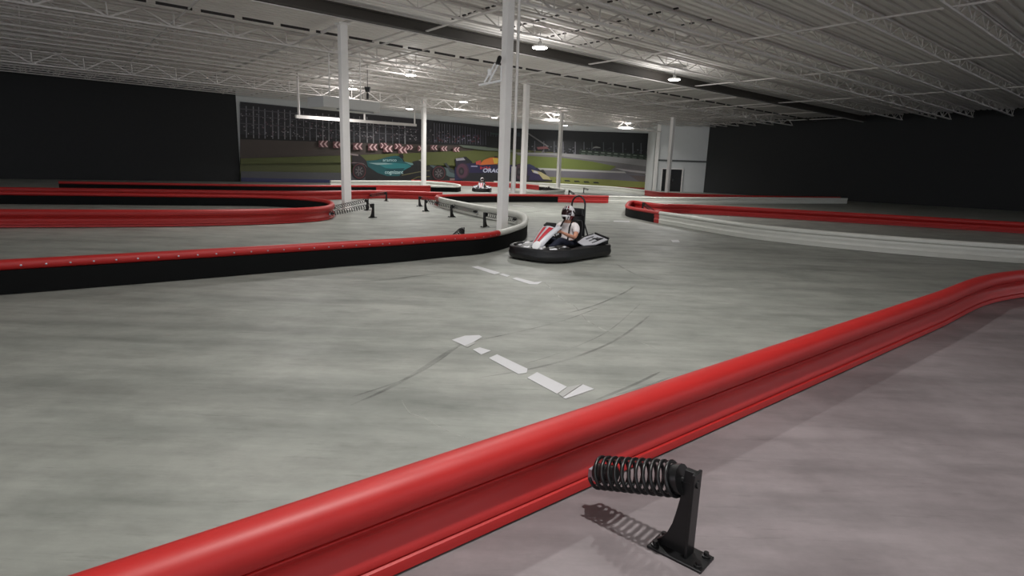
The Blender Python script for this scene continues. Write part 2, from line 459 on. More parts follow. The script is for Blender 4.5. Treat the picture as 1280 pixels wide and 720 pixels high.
# ---------------------------------------------------------------- mural
murmats = {}
def mm(rgb, rough=.6):
    k = tuple(rgb)
    if k not in murmats: murmats[k] = mat('mural_print_%d_%d_%d' % k, tuple(v*.82 for v in rgb), rough, noise=.06, nscale=3)
    return murmats[k]
mur = MB(); lay = [0]
def clip(poly, x, keep_left):
    out = []
    for i in range(len(poly)):
        a = poly[i]; b = poly[(i+1) % len(poly)]
        ia = (a[0] <= x) == keep_left; ib = (b[0] <= x) == keep_left
        if ia: out.append(a)
        if ia != ib:
            t = (x-a[0])/(b[0]-a[0]); out.append((x, a[1]+(b[1]-a[1])*t))
    return out
def mpoly(pts, rgb, adv=True):
    if adv: lay[0] += 1
    off = .01+lay[0]*.0012
    for side in (0, 1):
        p = clip(pts, 645, side == 0)
        if len(p) < 3: continue
        vs = []
        for (x, y) in p:
            q = at_wall(x, y, side); q = q.copy(); q.z = max(q.z, .02)
            q += (Vector((UY, -UX, 0)) if side == 0 else Vector((0, -1, 0)))*off
            vs.append(q)
        mur.poly(vs, mm(rgb))
def mtext(txt, x, y, h, rgb, slant=0, rot=0.0, wscale=1.0, bold=0.0):
    cu = bpy.data.curves.new('t', 'FONT'); cu.body = txt; cu.size = 1; cu.offset = bold
    o = bpy.data.objects.new('t', cu); COL.objects.link(o); bpy.context.view_layer.update()
    me = o.to_mesh(); lay[0] += 1
    k = h/.72; sd = 0 if x < 645 else 1; i0 = len(mur.v); off = .01+lay[0]*.0012
    for v in me.vertices:
        lx, ly = v.co.x*k*wscale + slant*v.co.y*k, v.co.y*k
        q = at_wall(x+lx*math.cos(rot)+ly*math.sin(rot), y-ly*math.cos(rot)+lx*math.sin(rot), sd)
        q = q + (Vector((UY, -UX, 0)) if sd == 0 else Vector((0, -1, 0)))*off
        mur.v.append(tuple(q))
    for p in me.polygons: mur.f.append(tuple(i0+i for i in p.vertices)); mur.m.append(mur.mi(mm(rgb)))
    o.to_mesh_clear(); bpy.data.objects.remove(o)
def circ(cx, cy, rx, ry, rgb, n=24): mpoly([(cx+rx*math.cos(2*PI*i/n), cy+ry*math.sin(2*PI*i/n)) for i in range(n)], rgb)
def mline(pts, w, rgb):
    for (a, b) in zip(pts[:-1], pts[1:]):
        d = Vector((b[0]-a[0], b[1]-a[1])); d.normalize(); n_ = Vector((-d.y, d.x))*w/2
        mpoly([(a[0]+n_.x, a[1]+n_.y), (b[0]+n_.x, b[1]+n_.y), (b[0]-n_.x, b[1]-n_.y), (a[0]-n_.x, a[1]-n_.y)], rgb)
topl = [(300, 127), (440, 141), (540, 150.3), (645, 160.5), (730, 164), (814, 166.7)]
# backdrop: dark stands, then track and grass
mpoly(topl + [(814, 201), (645, 192), (540, 184), (300, 178)], (54, 52, 58))
mpoly([(540, 150.3), (645, 160.5), (645, 186), (560, 180)], (30, 32, 36))
mpoly([(645, 160.5), (730, 164), (814, 166.7), (814, 203), (730, 196), (645, 191)], (24, 26, 30))
mpoly([(300, 176), (438, 178), (572, 182), (600, 183), (700, 191), (814, 203), (814, 240), (645, 234), (300, 232)], (98, 102, 58))     # ground
mpoly([(300, 170), (438, 176), (500, 178.5), (576, 181.5), (600, 184), (590, 188), (560, 190.5), (500, 193), (438, 195), (300, 198)], (88, 76, 70))
mpoly([(300, 168), (438, 174), (578, 179.5), (578, 181.8), (438, 178.3), (300, 174)], (26, 26, 28))
# stand structure: posts, people, beams
for i in range(26):
    x = 308+i*7.9 + R.uniform(-1, 1)
    yt = 130+(x-300)*.093 + R.uniform(1, 6)
    mline([(x, yt), (x+.4, 172+(x-300)*.04)], R.uniform(.7, 1.6), R.choice([(150, 150, 158), (120, 120, 128), (172, 170, 174)]))
for (y0, y1) in ((8, 9.2), (16, 16.8), (26, 27)):
    mline([(300, 128+y0), (520, 149+y0*.8)], y1-y0, (110, 106, 112))
for i in range(520):
    x = R.uniform(300, 560); y = 134+(x-300)*.095+R.uniform(4, 34-(x-300)*.03)
    if y > 173+(x-438)*.03: continue
    w = R.uniform(.8, 2.2); mpoly([(x, y), (x+w, y+.2), (x+w, y+1.3), (x, y+1.2)], R.choice([(170, 162, 166), (140, 110, 120), (112, 110, 120), (90, 86, 96), (195, 190, 195), (20, 20, 24), (60, 56, 66)]), adv=(i % 8 == 0))
for i in range(30):
    x = 542+i*3.2; top_ = 153.5+(x-540)*.1+max(0, (x-575)*.12)
    mline([(x, top_), (x, 178+(x-540)*.05)], .8 if i % 2 else 1.2, (112-int(i*1.6), 110-int(i*1.6), 122-int(i*1.6)))
for i in range(60):
    x = R.uniform(540, 600); y = R.uniform(168, 177); mpoly([(x, y), (x+1.6, y), (x+1.6, y+1.6), (x, y+1.6)], R.choice([(150, 140, 160), (110, 50, 60), (80, 80, 100)]), adv=(i % 8 == 0))
mpoly([(607, 170), (640, 173), (640, 187), (607, 184)], (16, 19, 20)); mpoly([(612, 166), (624, 167), (624, 169), (612, 168)], (52, 72, 66))
mpoly([(572, 181), (600, 183), (622, 186), (640, 188), (640, 190), (605, 188), (578, 184.5)], (112, 122, 108))
mpoly([(640, 165), (650, 166), (650, 171), (640, 170)], (48, 62, 70))
# trees and lamps on the right panel
for i in range(13):
    x = 656+i*12.2+R.uniform(-2, 2); g = 191+(x-656)*.055
    mline([(x, 176+(x-656)*.02), (x, g)], 1.2, R.choice([(96, 96, 104), (120, 118, 126), (84, 88, 92)]))
for i in range(110):
    x = R.uniform(648, 812); y = 178+(x-648)*.04+R.uniform(2, 13)
    mpoly([(x, y), (x+2.2, y), (x+1.8, y+1.4), (x, y+1.3)], R.choice([(70, 72, 84), (92, 92, 100), (50, 56, 60), (38, 42, 46), (110, 108, 116)]), adv=(i % 8 == 0))
mpoly([(655, 164.5), (658, 164.5), (686, 183), (684.5, 184)], (120, 116, 118)); mpoly([(671, 184), (683, 183), (686, 186), (672, 187)], (130, 78, 80))
mpoly([(724, 187), (815, 194), (815, 201), (724, 193)], (30, 48, 34))
for i in range(11):
    x = 727+i*8; y = 188.5+i*.62; mpoly([(x, y), (x+4.5, y+.3), (x+4.5, y+1.6), (x, y+1.3)], (120, 128, 120)); mpoly([(x-1, y+3.2), (x+4, y+3.5), (x+4, y+4.6), (x-1, y+4.3)], (98, 112, 100))
mpoly([(741, 184), (745, 183), (750, 184.2), (750, 185.2), (741, 185.2)], (150, 150, 148))
mpoly([(640, 190.5), (700, 191.5), (760, 195.5), (815, 200.5), (815, 209), (760, 202), (700, 196), (640, 193)], (150, 148, 148))   # pale run-off
mpoly([(645, 193), (690, 194), (740, 200), (815, 209), (815, 217), (790, 218), (690, 212), (645, 209)], (112, 108, 110))
mpoly([(640, 194), (700, 197), (740, 202), (770, 208), (762, 213), (700, 211.5), (640, 209)], (106, 118, 46))                       # grass island
mpoly([(640, 208.5), (700, 211), (780, 214.5), (783, 217), (700, 214), (640, 211)], (186, 184, 180))                                # white line
mpoly([(640, 211), (700, 213.5), (783, 216.5), (815, 219), (815, 229), (760, 225), (700, 222), (640, 219)], (112, 108, 116))        # track
mpoly([(768, 210), (815, 215.5), (815, 218), (778, 213.5)], (178, 172, 174))
mpoly([(786, 219), (815, 220), (815, 229), (800, 228)], (104, 92, 90))
mpoly([(640, 219), (700, 221.5), (760, 224.5), (815, 228), (815, 236), (640, 231)], (138, 142, 70))
mpoly([(660, 229), (740, 232), (815, 235), (815, 240), (660, 236)], (150, 40, 36))
for i, x in enumerate((694, 705, 717, 729, 741)): mpoly([(x, 224.2+i*.75), (x+6, 224.4+i*.75), (x+8, 226.2+i*.75), (x+1, 226+i*.75)], (28, 30, 34))
# grass behind the cars on the left panel
mpoly([(300, 198), (438, 194), (520, 191), (575, 188.5), (610, 189), (645, 192), (645, 209), (560, 207), (438, 203), (300, 205)], (98, 104, 50))
mpoly([(300, 214), (438, 216), (645, 220), (645, 231), (438, 226), (300, 222)], (92, 92, 96))
mpoly([(300, 222), (438, 225), (520, 228), (520, 232), (438, 229), (300, 228)], (52, 56, 104))
# chevrons
def chev(x, y, s, d):
    CC = (255, 215, 215)
    mpoly([(x-1.2*s, y-4.2*s), (x+10*s, y-4.2*s), (x+10*s, y+4.2*s), (x-1.2*s, y+4.2*s)], (120, 74, 78))
    for ox in (0, 5.2*s):
        if d < 0: mpoly([(x+ox+3.6*s, y-4*s), (x+ox+.2*s, y), (x+ox+3.6*s, y+4*s), (x+ox+5.4*s, y+4*s), (x+ox+2.6*s, y), (x+ox+5.4*s, y-4*s)], CC)
        else: mpoly([(x+ox, y-4*s), (x+ox+3*s, y), (x+ox, y+4*s), (x+ox+1.9*s, y+4*s), (x+ox+5.2*s, y), (x+ox+1.9*s, y-4*s)], CC)
for (x, y, s, d) in ((398, 180, 1, -1), (416, 181, 1, -1), (441, 183, 1.0, -1), (459.5, 184, 1.0, -1), (474, 182, .8, 1), (478.5, 186, 1.0, -1), (492, 183, .8, 1), (497, 187.5, 1.0, -1), (506.5, 184.2, .75, 1), (521, 185.5, .75, 1), (537, 184.5, .72, -1), (549.5, 185.8, .72, -1), (565, 187, .7, -1)):
    chev(x, y, s, d)
# green racing car
BLKP = (22, 22, 25)
mpoly([(438, 192), (447, 193), (452, 197), (457, 202), (456, 208), (445, 210), (438, 206)], (44, 34, 38))
mpoly([(430, 190.5), (446, 193), (446, 195), (430, 193)], (168, 150, 150))
mpoly([(455, 203), (468, 200), (483, 197), (496, 194.5), (501, 197), (504, 203), (514, 205), (530, 207), (545, 208), (560, 210), (585, 219), (584, 224), (530, 226), (455, 226)], BLKP)
mpoly([(456, 201), (470, 200), (482, 196.3), (492, 194.5), (500, 196.5), (502, 202), (510, 204), (512, 208), (503, 213), (497, 220), (482, 220), (470, 216), (458, 208)], (24, 92, 98))
mpoly([(470, 205), (488, 203.5), (508, 205), (512, 208), (503, 212), (480, 210)], (40, 128, 132))
mpoly([(480, 211), (504, 210), (500, 214), (484, 216)], (20, 76, 84))
mpoly([(458, 203.5), (480, 203.5), (490, 205), (470, 206)], (150, 180, 180))
mpoly([(497, 192.5), (501.5, 192.5), (502.5, 197), (500, 198.5), (497, 196)], (18, 20, 22))
mpoly([(476, 199), (498, 197), (500, 201), (474, 202.5)], (16, 74, 80))
mpoly([(503, 202), (511, 203.5), (518, 205), (512, 206.5)], (120, 160, 160))
mpoly([(513, 202), (520, 200.5), (528, 203), (526, 207), (515, 207)], (30, 32, 34)); mpoly([(521, 200), (527, 198), (530, 201), (526, 203)], (160, 160, 156))
mpoly([(534, 206), (550, 208), (560, 211), (575, 217), (583, 221), (582, 223.5), (560, 221), (545, 214)], (86, 104, 106))
mpoly([(553, 204), (556, 203.5), (562, 212), (580, 219), (578, 221), (560, 215)], (60, 66, 70))
mpoly([(560, 223), (584, 222), (585, 224.5), (560, 225.5)], (150, 120, 116))
mline([(500, 219), (520, 215), (535, 213)], .9, (120, 116, 80)); mline([(512, 225), (520, 221), (535, 220.5)], .9, (120, 110, 60))
mtext('aramco', 476.3, 201.6, 3.6, (170, 205, 205), wscale=1.15, bold=.02)
mtext('cognizant', 478.8, 217, 4.4, (190, 222, 222), wscale=.98, bold=.02)
for (cx, cy, rx, ry) in ((447.5, 213.8, 9.2, 10.6), (546.5, 216.3, 9.0, 9.6)):
    circ(cx, cy, rx, ry, (26, 22, 24)); circ(cx-.3, cy, rx*.86, ry*.86, (128, 52, 60)); circ(cx-.3, cy, rx*.8, ry*.8, (30, 24, 27)); circ(cx-.5, cy+.2, rx*.6, ry*.6, (46, 38, 42))
    for k in range(7):
        an = k*2*PI/7; mline([(cx-.5+math.cos(an)*1.2, cy+math.sin(an)*1.2), (cx-.5+math.cos(an)*rx*.55, cy+math.sin(an)*ry*.55)], 1.1, (120, 112, 114))
mpoly([(434, 204), (452, 204), (457, 210), (455, 206.5), (450, 203.5), (440, 202.5)], (140, 120, 122))
# blue racing car
mpoly([(566, 199), (571, 196.8), (579, 197.2), (582, 203), (581, 208), (568, 210)], (28, 24, 44)); mpoly([(567, 198.2), (578, 197), (580, 200), (568, 201)], (170, 168, 178))
mpoly([(576, 196), (580, 195.8), (588, 202.5), (585, 208)], (22, 22, 26))
mpoly([(566, 209), (582, 204), (590, 204), (596, 201.5), (616, 206), (636, 206), (660, 207), (672, 210), (686, 222), (686, 225), (566, 225)], (34, 28, 70))
mpoly([(575, 216), (640, 216), (680, 223), (680, 226), (575, 226)], (26, 26, 34))
mpoly([(596, 206), (602, 200), (610, 197), (618, 196.5), (620, 199), (619, 205), (598, 206.3)], (226, 118, 48)); mpoly([(613, 197.5), (620, 198), (619.5, 204), (615, 204.5)], (226, 190, 70))
mpoly([(592, 202), (598, 200), (599, 205.5), (592.5, 205.8)], (200, 80, 70)); mpoly([(615, 195.3), (619, 195.2), (619, 197), (615, 197)], (18, 18, 20))
mtext('Red Bull', 597.5, 211.5, 3.6, (200, 50, 62), wscale=.75, bold=.03)
mtext('ORACLE', 600.5, 215.2, 4.9, (212, 216, 240), slant=.15, wscale=1.12, bold=.03, rot=.02)
mpoly([(586, 207), (594, 207), (594, 208.6), (586, 208.4)], (160, 160, 190))
for (cx, cy, rx, ry, c2) in ((575.5, 213.5, 8.2, 10, (88, 50, 70)), (650.5, 214.5, 9.2, 10, (82, 56, 66))):
    circ(cx, cy, rx, ry, (62, 40, 56)); circ(cx-.6, cy, rx*.85, ry*.88, c2); circ(cx-1.5, cy+.5, rx*.42, ry*.5, (34, 28, 34))
    circ(cx-1.5, cy+.5, rx*.2, ry*.24, (70, 62, 68))
mpoly([(656, 206), (662, 205), (668, 208), (671, 214), (664, 210)], (40, 44, 84)); mpoly([(672, 213), (679, 212), (683, 218), (676, 217)], (26, 26, 30))
mpoly([(664, 212), (676, 215), (686, 221), (688, 224.5), (678, 224), (668, 219)], (188, 176, 128)); mpoly([(664, 215), (674, 218), (680, 226), (660, 226)], (44, 30, 74)); mpoly([(667, 213), (672, 215), (673, 217), (667, 216)], (200, 196, 205))
mpoly([(575, 225), (690, 225), (690, 227), (575, 227)], (30, 30, 34))
mpoly([(560, 226), (645, 227.5), (645, 230.5), (560, 229)], (150, 120, 104))
mural = mur.build('wall_mural')
tag(mural, 'large printed mural of racing cars and grandstands covering the back wall', 'mural')

# hanging white box, gantry bar at left
q0 = ray_at_y(455, 132, 33)
def hang_at(px, py, Y): return ray_at_y(px, py, Y)
box = empty('air_handling_unit', (0, 0, 0))
A = hang_at(404, 124.5, 25); B = hang_at(475, 128, 27)
zt_, zb_ = A.z, hang_at(475, 141, 27).z
d = (Vector((B.x, B.y, 0))-Vector((A.x, A.y, 0))).normalized(); nrm = Vector((-d.y, d.x, 0))
mb = MB(); M4 = Matrix.Translation((0, 0, (zb_+B.z)/2))
mb.prism([(A.x, A.y), (B.x, B.y), (B.x+nrm.x*1.4, B.y+nrm.y*1.4), (A.x+nrm.x*1.4, A.y+nrm.y*1.4)], B.z-zb_, mat('white_unit_casing', (200, 200, 198), .5, noise=.03), M4)
mb.build('casing', box, bevel=.03)
for t in (.25, .8):
    mb = MB()
    p = Vector((A.x, A.y, 0)).lerp(Vector((B.x, B.y, 0)), t)+nrm*.7
    mb.tube([(p.x, p.y, B.z), (p.x, p.y, 6.4)], .03, STEEL, 6)
    mb.build('hanging_rod', box)
mb = MB(); p = Vector((A.x, A.y, 0)).lerp(Vector((B.x, B.y, 0)), .55)
for t in (0.1, .4, .7): pass
mb.prism([(-.9, -.02), (.9, -.02), (.9, .02), (-.9, .02)], .06, mat('unit_grille', (140, 142, 142), .5), Matrix.Translation((p.x-nrm.x*.0, p.y-nrm.y*.0, zb_-.03)) @ Matrix.Rotation(math.atan2(d.y, d.x), 4, 'Z'))
mb.build('drain_tray', box)
tag(box, 'long white box-shaped unit hanging from the roof at the upper left', 'hanging unit')
sp = hang_at(459.5, 112, 30)
mb = MB(); mb.box((0, 0, 0), (.16, .16, .2), BLKMET); mb.build
s_ = empty('hanging_speaker', (sp.x, sp.y, sp.z))
mb = MB(); mb.prism([(-.09, -.12), (.09, -.12), (.14, .12), (-.14, .12)], .2, BLKMET, Matrix.Rotation(PI/2, 4, 'X')); mb.build('housing', s_, bevel=.01)
mb = MB(); mb.tube([(0, 0, .1), (0, 0, 6.42-sp.z)], .015, BLKMET, 6); mb.build('hanging_rod', s_)
mb = MB(); mb.tube([(0, 0, -.12), (0, 0, -.2)], .02, BLKMET, 6); mb.box((0, 0, -.32), (.1, .1, .28), BLKMET); mb.build('lower_housing', s_)
tag(s_, 'small black unit hanging on a rod above the white box-shaped unit', 'speaker')
# long pale rail hung before the mural
g0 = hang_at(465, 152.5, 40); g1 = hang_at(520, 156.5, 45)
dd = (g1-g0).normalized(); g0 = g0-dd*7
gr = empty('hanging_rail', (0, 0, 0))
mb = MB(); mb.bar(g0, g1, .12, .18, JM); mb.build('rail', gr)
for t in (0.02, .5, .985):
    p = g0.lerp(g1, t); mb = MB(); mb.bar(p, (p.x, p.y, 6.42), .1, .1, JM); mb.build('hanger', gr)
tag(gr, 'pale grey rail hung below the roof in front of the grandstand on the mural', 'rail')

# ---------------------------------------------------------------- lamps
LAMP = mat('lamp_lens_glow', (255, 252, 248), .4, emit=16)
def lamp(p, label, power=330, first=[None]):
    if first[0] is None:
        root = empty('high_bay_lamp', (0, 0, 0))
        s = MB(); s.lathe([(.10, .0), (.27, -.02), (.29, -.05), (.285, -.075), (.26, -.08)], mat('lamp_housing', (225, 225, 222), .4), 28); s.build('housing', root, smooth=40)
        s = MB(); s.lathe([(.262, -.076), (.25, -.092), (.15, -.10), (.01, -.102)], LAMP, 28); s.build('lens', root, smooth=40)
        s = MB(); s.lathe([(.07, 0), (.075, .1), (.05, .14), (.015, .16)], mat('lamp_driver', (190, 190, 188), .4), 16); s.tube([(0, 0, .15), (0, 0, .44)], .01, CHROME, 6); s.build('driver_box', root, smooth=40)
        first[0] = root; root['n'] = 1; del root['n']
    else: root = copy_tree(first[0])
    root.location = p
    tag(root, label, 'ceiling lamp', 'round high bay lamps under the roof')
    li = bpy.data.lights.new('lamp_light', 'AREA'); li.shape = 'DISK'; li.size = .24; li.energy = power*.9; li.color = (1.0, .985, .96); li.spread = math.radians(150)
    lo = bpy.data.objects.new('lamp_light', li); COL.objects.link(lo); lo.location = (p[0], p[1], p[2]-.115)
    pl = bpy.data.lights.new('ceiling_fill_light', 'POINT'); pl.shadow_soft_size = .16; pl.energy = power*(.12 if p[1] > 38 else .28); pl.color = (1.0, .98, .955)   # fill added below each lens to brighten the ceiling
    po = bpy.data.objects.new('ceiling_fill_light', pl); COL.objects.link(po); po.location = (p[0], p[1], p[2]-.42)
    return root
LZ = 5.98
vis = [((675, 58), 'largest glowing round lamp, in front of the dark beam right of the nearest column'),
       ((513, 93), 'glowing round lamp above left of the column before the green mural car'),
       ((579.5, 127), 'glowing round lamp left of the nearest column, above the far pipe run'),
       ((512, 136), 'small glowing round lamp just left of the column top before the green mural car'),
       ((618, 147), 'small glowing round lamp touching the left edge of the nearest column'),
       ((695.5, 143), 'glowing round lamp beside the top of the distant white column, upper of a pair'),
       ((706, 157), 'small faint round lamp beside the distant white column, lower of a pair'),
       ((785, 154), 'glowing round lamp above the right part of the mural, near the white wall'),
       ((843, 98.5), 'glowing round lamp at the right end of the dark beam'),
       ((440.5, 110.5), 'glowing round lamp left of the small black hanging unit')]
for (p, l) in vis:
    q = at_z(p[0], p[1]-1, LZ)
    if q.y > 57: q = ray_at_y(p[0], p[1]-1, 56.0)
    lamp((q.x, q.y, q.z), l)
for (a, b, pw) in ((5.4, 5.9, 145), (5.4, 15.4, 140)):
    g = G(a, b, LZ); lamp((g.x, g.y, LZ), 'round high bay lamp above the near part of the track', pw)
lamp((.92, 1.9, LZ), 'round high bay lamp directly above the near red barrier', 205)
lamp((-1.3, -4.6, LZ), 'round high bay lamp behind the near red barrier', 190)

# ================================================================ BARRIERS
A_pts = [(-9.2, 3.4), (-7.0, 5.15), (-4.6, 7.05), W(438, 332.5), W(500, 327.6), W(555, 321.9), W(600, 317.6), W(628, 311.3), W(645, 304.6), W(655, 299), W(657.5, 290.5),
         W(654, 284), W(645, 280.3), W(632, 277.5), W(602, 271.6), W(577, 265.8), W(556, 260.5), W(548.5, 257.5), W(546.5, 255.8), W(553, 254.4), W(580, 253.3), W(620, 252.8), W(662, 252.6), W(697, 253), W(760, 254), W(842, 255.5), (14.5, 35.5), (23, 40.5)]
mk = split_at(A_pts, [W(622, 313), W(550, 258.5), W(697, 253), W(760, 254)])
mA = split_at(A_pts, [W(480, 329.5), W(540, 323.5), W(645, 304.6), W(654, 284), W(600, 271)])
rails = [(mA[0], RED), (mk[0], RED), (mA[3], WHT), (mA[4], WHT), (mk[1], WHT), (mk[2], RED), (mk[3], RED), (None, WHT)]
faces = [(mA[0], BLK), (mA[2], BLK), (mk[1], BLK), (mk[2], BLK), (mk[3], RED), (None, WHT)]
barA, pathA, LA = barrier(A_pts, rails, faces, 'long barrier hairpin with red and white rail and black face, curving around the nearest column', screws=mk[0])
B_pts = [W(553, 250.6), W(520, 249.4), W(480, 248.3), W(438, 249), (-9.5, 23.6), (-14, 21.5), (-20, 18.5)]
barrier(B_pts, [(4.5, RED), (None, RED)], [(None, RED)], 'all-red barrier seen from behind, beyond the black spring brackets at the left')
C_pts = [(-20, 25.5), (-13.5, 29.0), W(438, 240.2), W(470, 240.0), W(505, 239.8), W(538, 239.7), W(560, 240), W(571, 240.1), W(575.5, 238.6), W(572, 236.6), W(560, 234.6), W(545, 233.0), W(520, 232.0), (-13, 41.0)]
mC = split_at(C_pts, [W(470, 240), W(538, 239.7), W(545, 233.2)])
barrier(C_pts, [(mC[1], RED), (None, WHT)], [(mC[0], BLK), (mC[1], RED), (mC[2], BLK), (None, WHT)], 'far barrier with black and red face panels and rounded white tip before green mural car')
D_pts = [(-9, 50.5), (-5, 51.2), (-1.5, 51.0), (.6, 49.4), (1.9, 46.5), W(690, 240.2), W(702, 242.6), W(704, 244.2), W(694, 245.6), W(672, 246.4), (-.5, 35.5)]
mD = split_at(D_pts, [W(678, 238)])
barrier(D_pts, [(mD[0], RED), (None, WHT)], [(mD[0], RED), (None, BLK)], 'far barrier loop with a red side and white rounded tip around the distant column')
E_pts = [(-2.5, 57.6), (1.4, 57.0), (5.0, 54.9), W(760, 238.4), W(790, 241.8), W(806, 244.2), W(842, 248.5), (17.5, 36.5), (26, 33.5)][:7] + [(16.5, 39.2), (24, 43.2)]
mE = split_at(E_pts, [W(806, 244.2)])
barrier(E_pts, [(mE[0], WHT), (None, RED)], [(mE[0], WHT), (None, RED)], 'farthest barrier, white with a red right end, below the right part of the mural')
H_pts = [(24, 15.5), (16, 20.2), (11, 22.6), (7.6, 23.9), (5.9, 23.9), W(790, 261.5), W(783, 266.5), W(783.2, 270), W(790, 272.4), W(800, 274.4), W(818, 278.2), W(842, 282.3), (6.3, 14.6), (9.2, 12.3), (13, 11.2), (18, 10.4)]
mH = split_at(H_pts, [W(818, 278.2), W(823.5, 279.2)])
barrier(H_pts, [(mH[1], RED), (None, WHT)], [(mH[0], BLK), (mH[1], RED), (None, WHT)], 'rounded barrier island tip, red rail with black face turning white, at the right')
J_pts = [(-17, 17.0), (-12, 19.0), (-8.6, 20.2), (-6.5, 19.3), (-5.45, 17.2), (-5.5, 15.3), (-7.6, 13.4), (-12, 11.4), (-17, 8.5)]
barrier(J_pts, [(None, RED)], [(None, BLK)], 'red-railed barrier hairpin beside the left column, braced by the springs that slope left')
pathJ = smooth_path(J_pts)
# near barrier, seen from behind
I0 = W(842, 563); I1 = W(500, 719)
dI = (Vector(I0)-Vector(I1)).normalized(); nI = Vector((-dI.y, dI.x))
b0_ = Vector(I1)+nI*.09
def IP(s): return tuple(b0_+dI*s)
sJ = 0
jp = Vector(W(726, 612)); sJ = (jp-Vector(I1)).dot(dI)
TI = 9.6; S0 = 10.8
I_pts = [(24, 5.4), (18, 8.0), (14, 9.2), (10.8, 9.45), (8.6, 8.75), IP(9), IP(6.5), IP(4), IP(sJ+.01), IP(0), IP(-3.0)]
mI = split_at(I_pts, [IP(sJ+2.6), IP(sJ)])
barI, pathI, LI = barrier(I_pts, [(mI[0], RED), (mI[1], RED), (None, RED)], [(None, RED)], 'bright red barrier rail running diagonally across the foreground')

# ---------------------------------------------------------------- spring brackets
def spring_pts(a, b, r, turns, n=14):
    a = Vector(a); b = Vector(b); d = (b-a).normalized(); x = d.cross(Vector((0, 0, 1))).normalized(); y = d.cross(x); out = []
    N = int(turns*n)
    for i in range(N+1):
        t = i/N; an = 2*PI*turns*t; out.append(a.lerp(b, t)+x*math.cos(an)*r+y*math.sin(an)*r)
    return out
def spring_mount(base, att, label, hi=.40, za=.15, rs=.062, wire=.0085, turns=17, ns=16, side=1):
    """base: bracket foot (x, y); att: fixing on the barrier (x, y)."""
    base = Vector(base); att = Vector(att); v = att-base; L = v.length; root = empty('spring_bracket', (base.x, base.y, 0), math.atan2(v.y, v.x))
    s = MB()
    # post with a flared concave gusset: profile in local x-z
    prof = [(-.018, 0), (.13, 0), (.128, .02), (.10, .045), (.078, .08), (.06, .13), (.048, .19), (.038, .25), (.028, hi), (-.018, hi)]
    s.prism(prof, .03, BLKMET, Matrix.Rotation(PI/2, 4, 'X')); s.box((-.018, 0, hi/2), (.012, .07, hi), BLKMET)
    s.build('post', root, bevel=.002)
    s = MB(); s.box((.02, 0, .006), (.24, .13, .012), BLKMET); s.build('base_plate', root, bevel=.003)
    for (bx, by) in ((.115, .04), (.115, -.04), (-.075, .04), (-.075, -.04)):
        s = MB(); s.lathe([(.017, .012), (.017, .02), (.011, .021), (.011, .034)], BLKMET, 8, Matrix.Translation((bx, by, 0))); s.build('anchor_bolt', root)
    p0 = Vector((.03, 0, hi-.05)); p1 = Vector((L-.01, 0, za)); d = (p1-p0).normalized()
    s = MB(); s.tube([Vector((-.03, 0, hi-.05)), p0+d*.02], .016, BLKMET, 10); s.tube([p0+d*.01, p0+d*.05], [rs-.006, rs-.008], BLKMET, 14); s.build('clamp', root, smooth=40)
    s = MB(); s.tube(spring_pts(p0+d*.03, p1-d*.055, rs, turns, ns), wire, BLKMET, 6 if wire < .006 else 8); s.build('coil_spring', root, smooth=60)
    s = MB(); s.tube([p1-d*.15, p1-d*.05], [rs*.5, rs*.62], BLKMET, 12)
    s.build('spring_seat', root, smooth=40)
    s = MB(); s.lathe([(.019, 0), (.019, .016), (.010, .017), (.010, .032)], ZINC, 6, Matrix.Translation(p1-Vector((.045, 0, 0))) @ Matrix.Rotation(-PI/2, 4, 'Y')); s.box(p1-Vector((.03, 0, 0)), (.04, .035, .05), ZINC); s.build('fixing_bolt', root, bevel=.002)
    tag(root, label, 'spring bracket', 'black spring brackets bracing the barriers')
    return root
# nearest
att_px = at_z(733, 592, .17)
nb = Vector((.755, 2.13))
attI = Vector((att_px.x, att_px.y))
spring_mount(nb, attI, 'large black coil spring bracket bolted to the bright red foreground barrier', hi=.385, za=.185, rs=.069, wire=.0084, turns=11.5, ns=26)
def near_on(path, L, p, t):       # nearest point on a barrier path, moved to its back face
    i = min(range(len(path)), key=lambda k: (path[k]-Vector(p)).length); i = max(1, min(len(path)-2, i))
    d = (path[i+1]-path[i-1]).normalized(); return path[i]+Vector((-d.y, d.x))*t
def sm_on(pb, pa, path, lab, **k):
    base = Vector(W(*pb)); a = near_on(path, None, W(*pa), .05)
    spring_mount(base, a, lab, **k)
sm_on((564, 271.5), (588, 271), pathA, 'black spring bracket at the middle of the white barrier, left of the nearest column', turns=15, ns=10)
sm_on((605.5, 284), (630, 281), pathA, 'black spring bracket against the white barrier immediately left of the nearest column', turns=15, ns=10)
sm_on((531.5, 264.3), (553, 264), pathA, 'black spring bracket braced against the red and white barrier corner', turns=15, ns=10)
pathB = smooth_path(B_pts)
sm_on((524, 258), (545, 259), pathA, 'black spring bracket standing just behind the corner bracket, near the red barrier', turns=15, ns=10)
sm_on((483, 251.5), (474, 249.5), pathB, 'black spring bracket touching the all-red barrier', turns=12, ns=10)
sm_on((459.5, 263), (425, 266), pathJ, 'black spring bracket by the left column, the farther of two with springs sloping left', turns=15, ns=10)
sm_on((466.5, 272.3), (424, 275), pathJ, 'black spring bracket by the left column, the nearer of two with springs sloping left', turns=17, ns=10, hi=.42)
sm_on((578, 309.5), (548, 322), pathA, 'black spring bracket mostly hidden behind the red rail of the long barrier', turns=12, ns=10)
pathE = smooth_path(E_pts); pathD = smooth_path(D_pts); pathH = smooth_path(H_pts)
spring_mount(W(686, 239.8), W(677, 241), 'small far black spring bracket inside the white-tipped loop', turns=8, ns=8)
spring_mount(W(729.5, 241.5), W(735, 239.5), 'small far black spring bracket in front of the farthest white barrier', turns=8, ns=8)
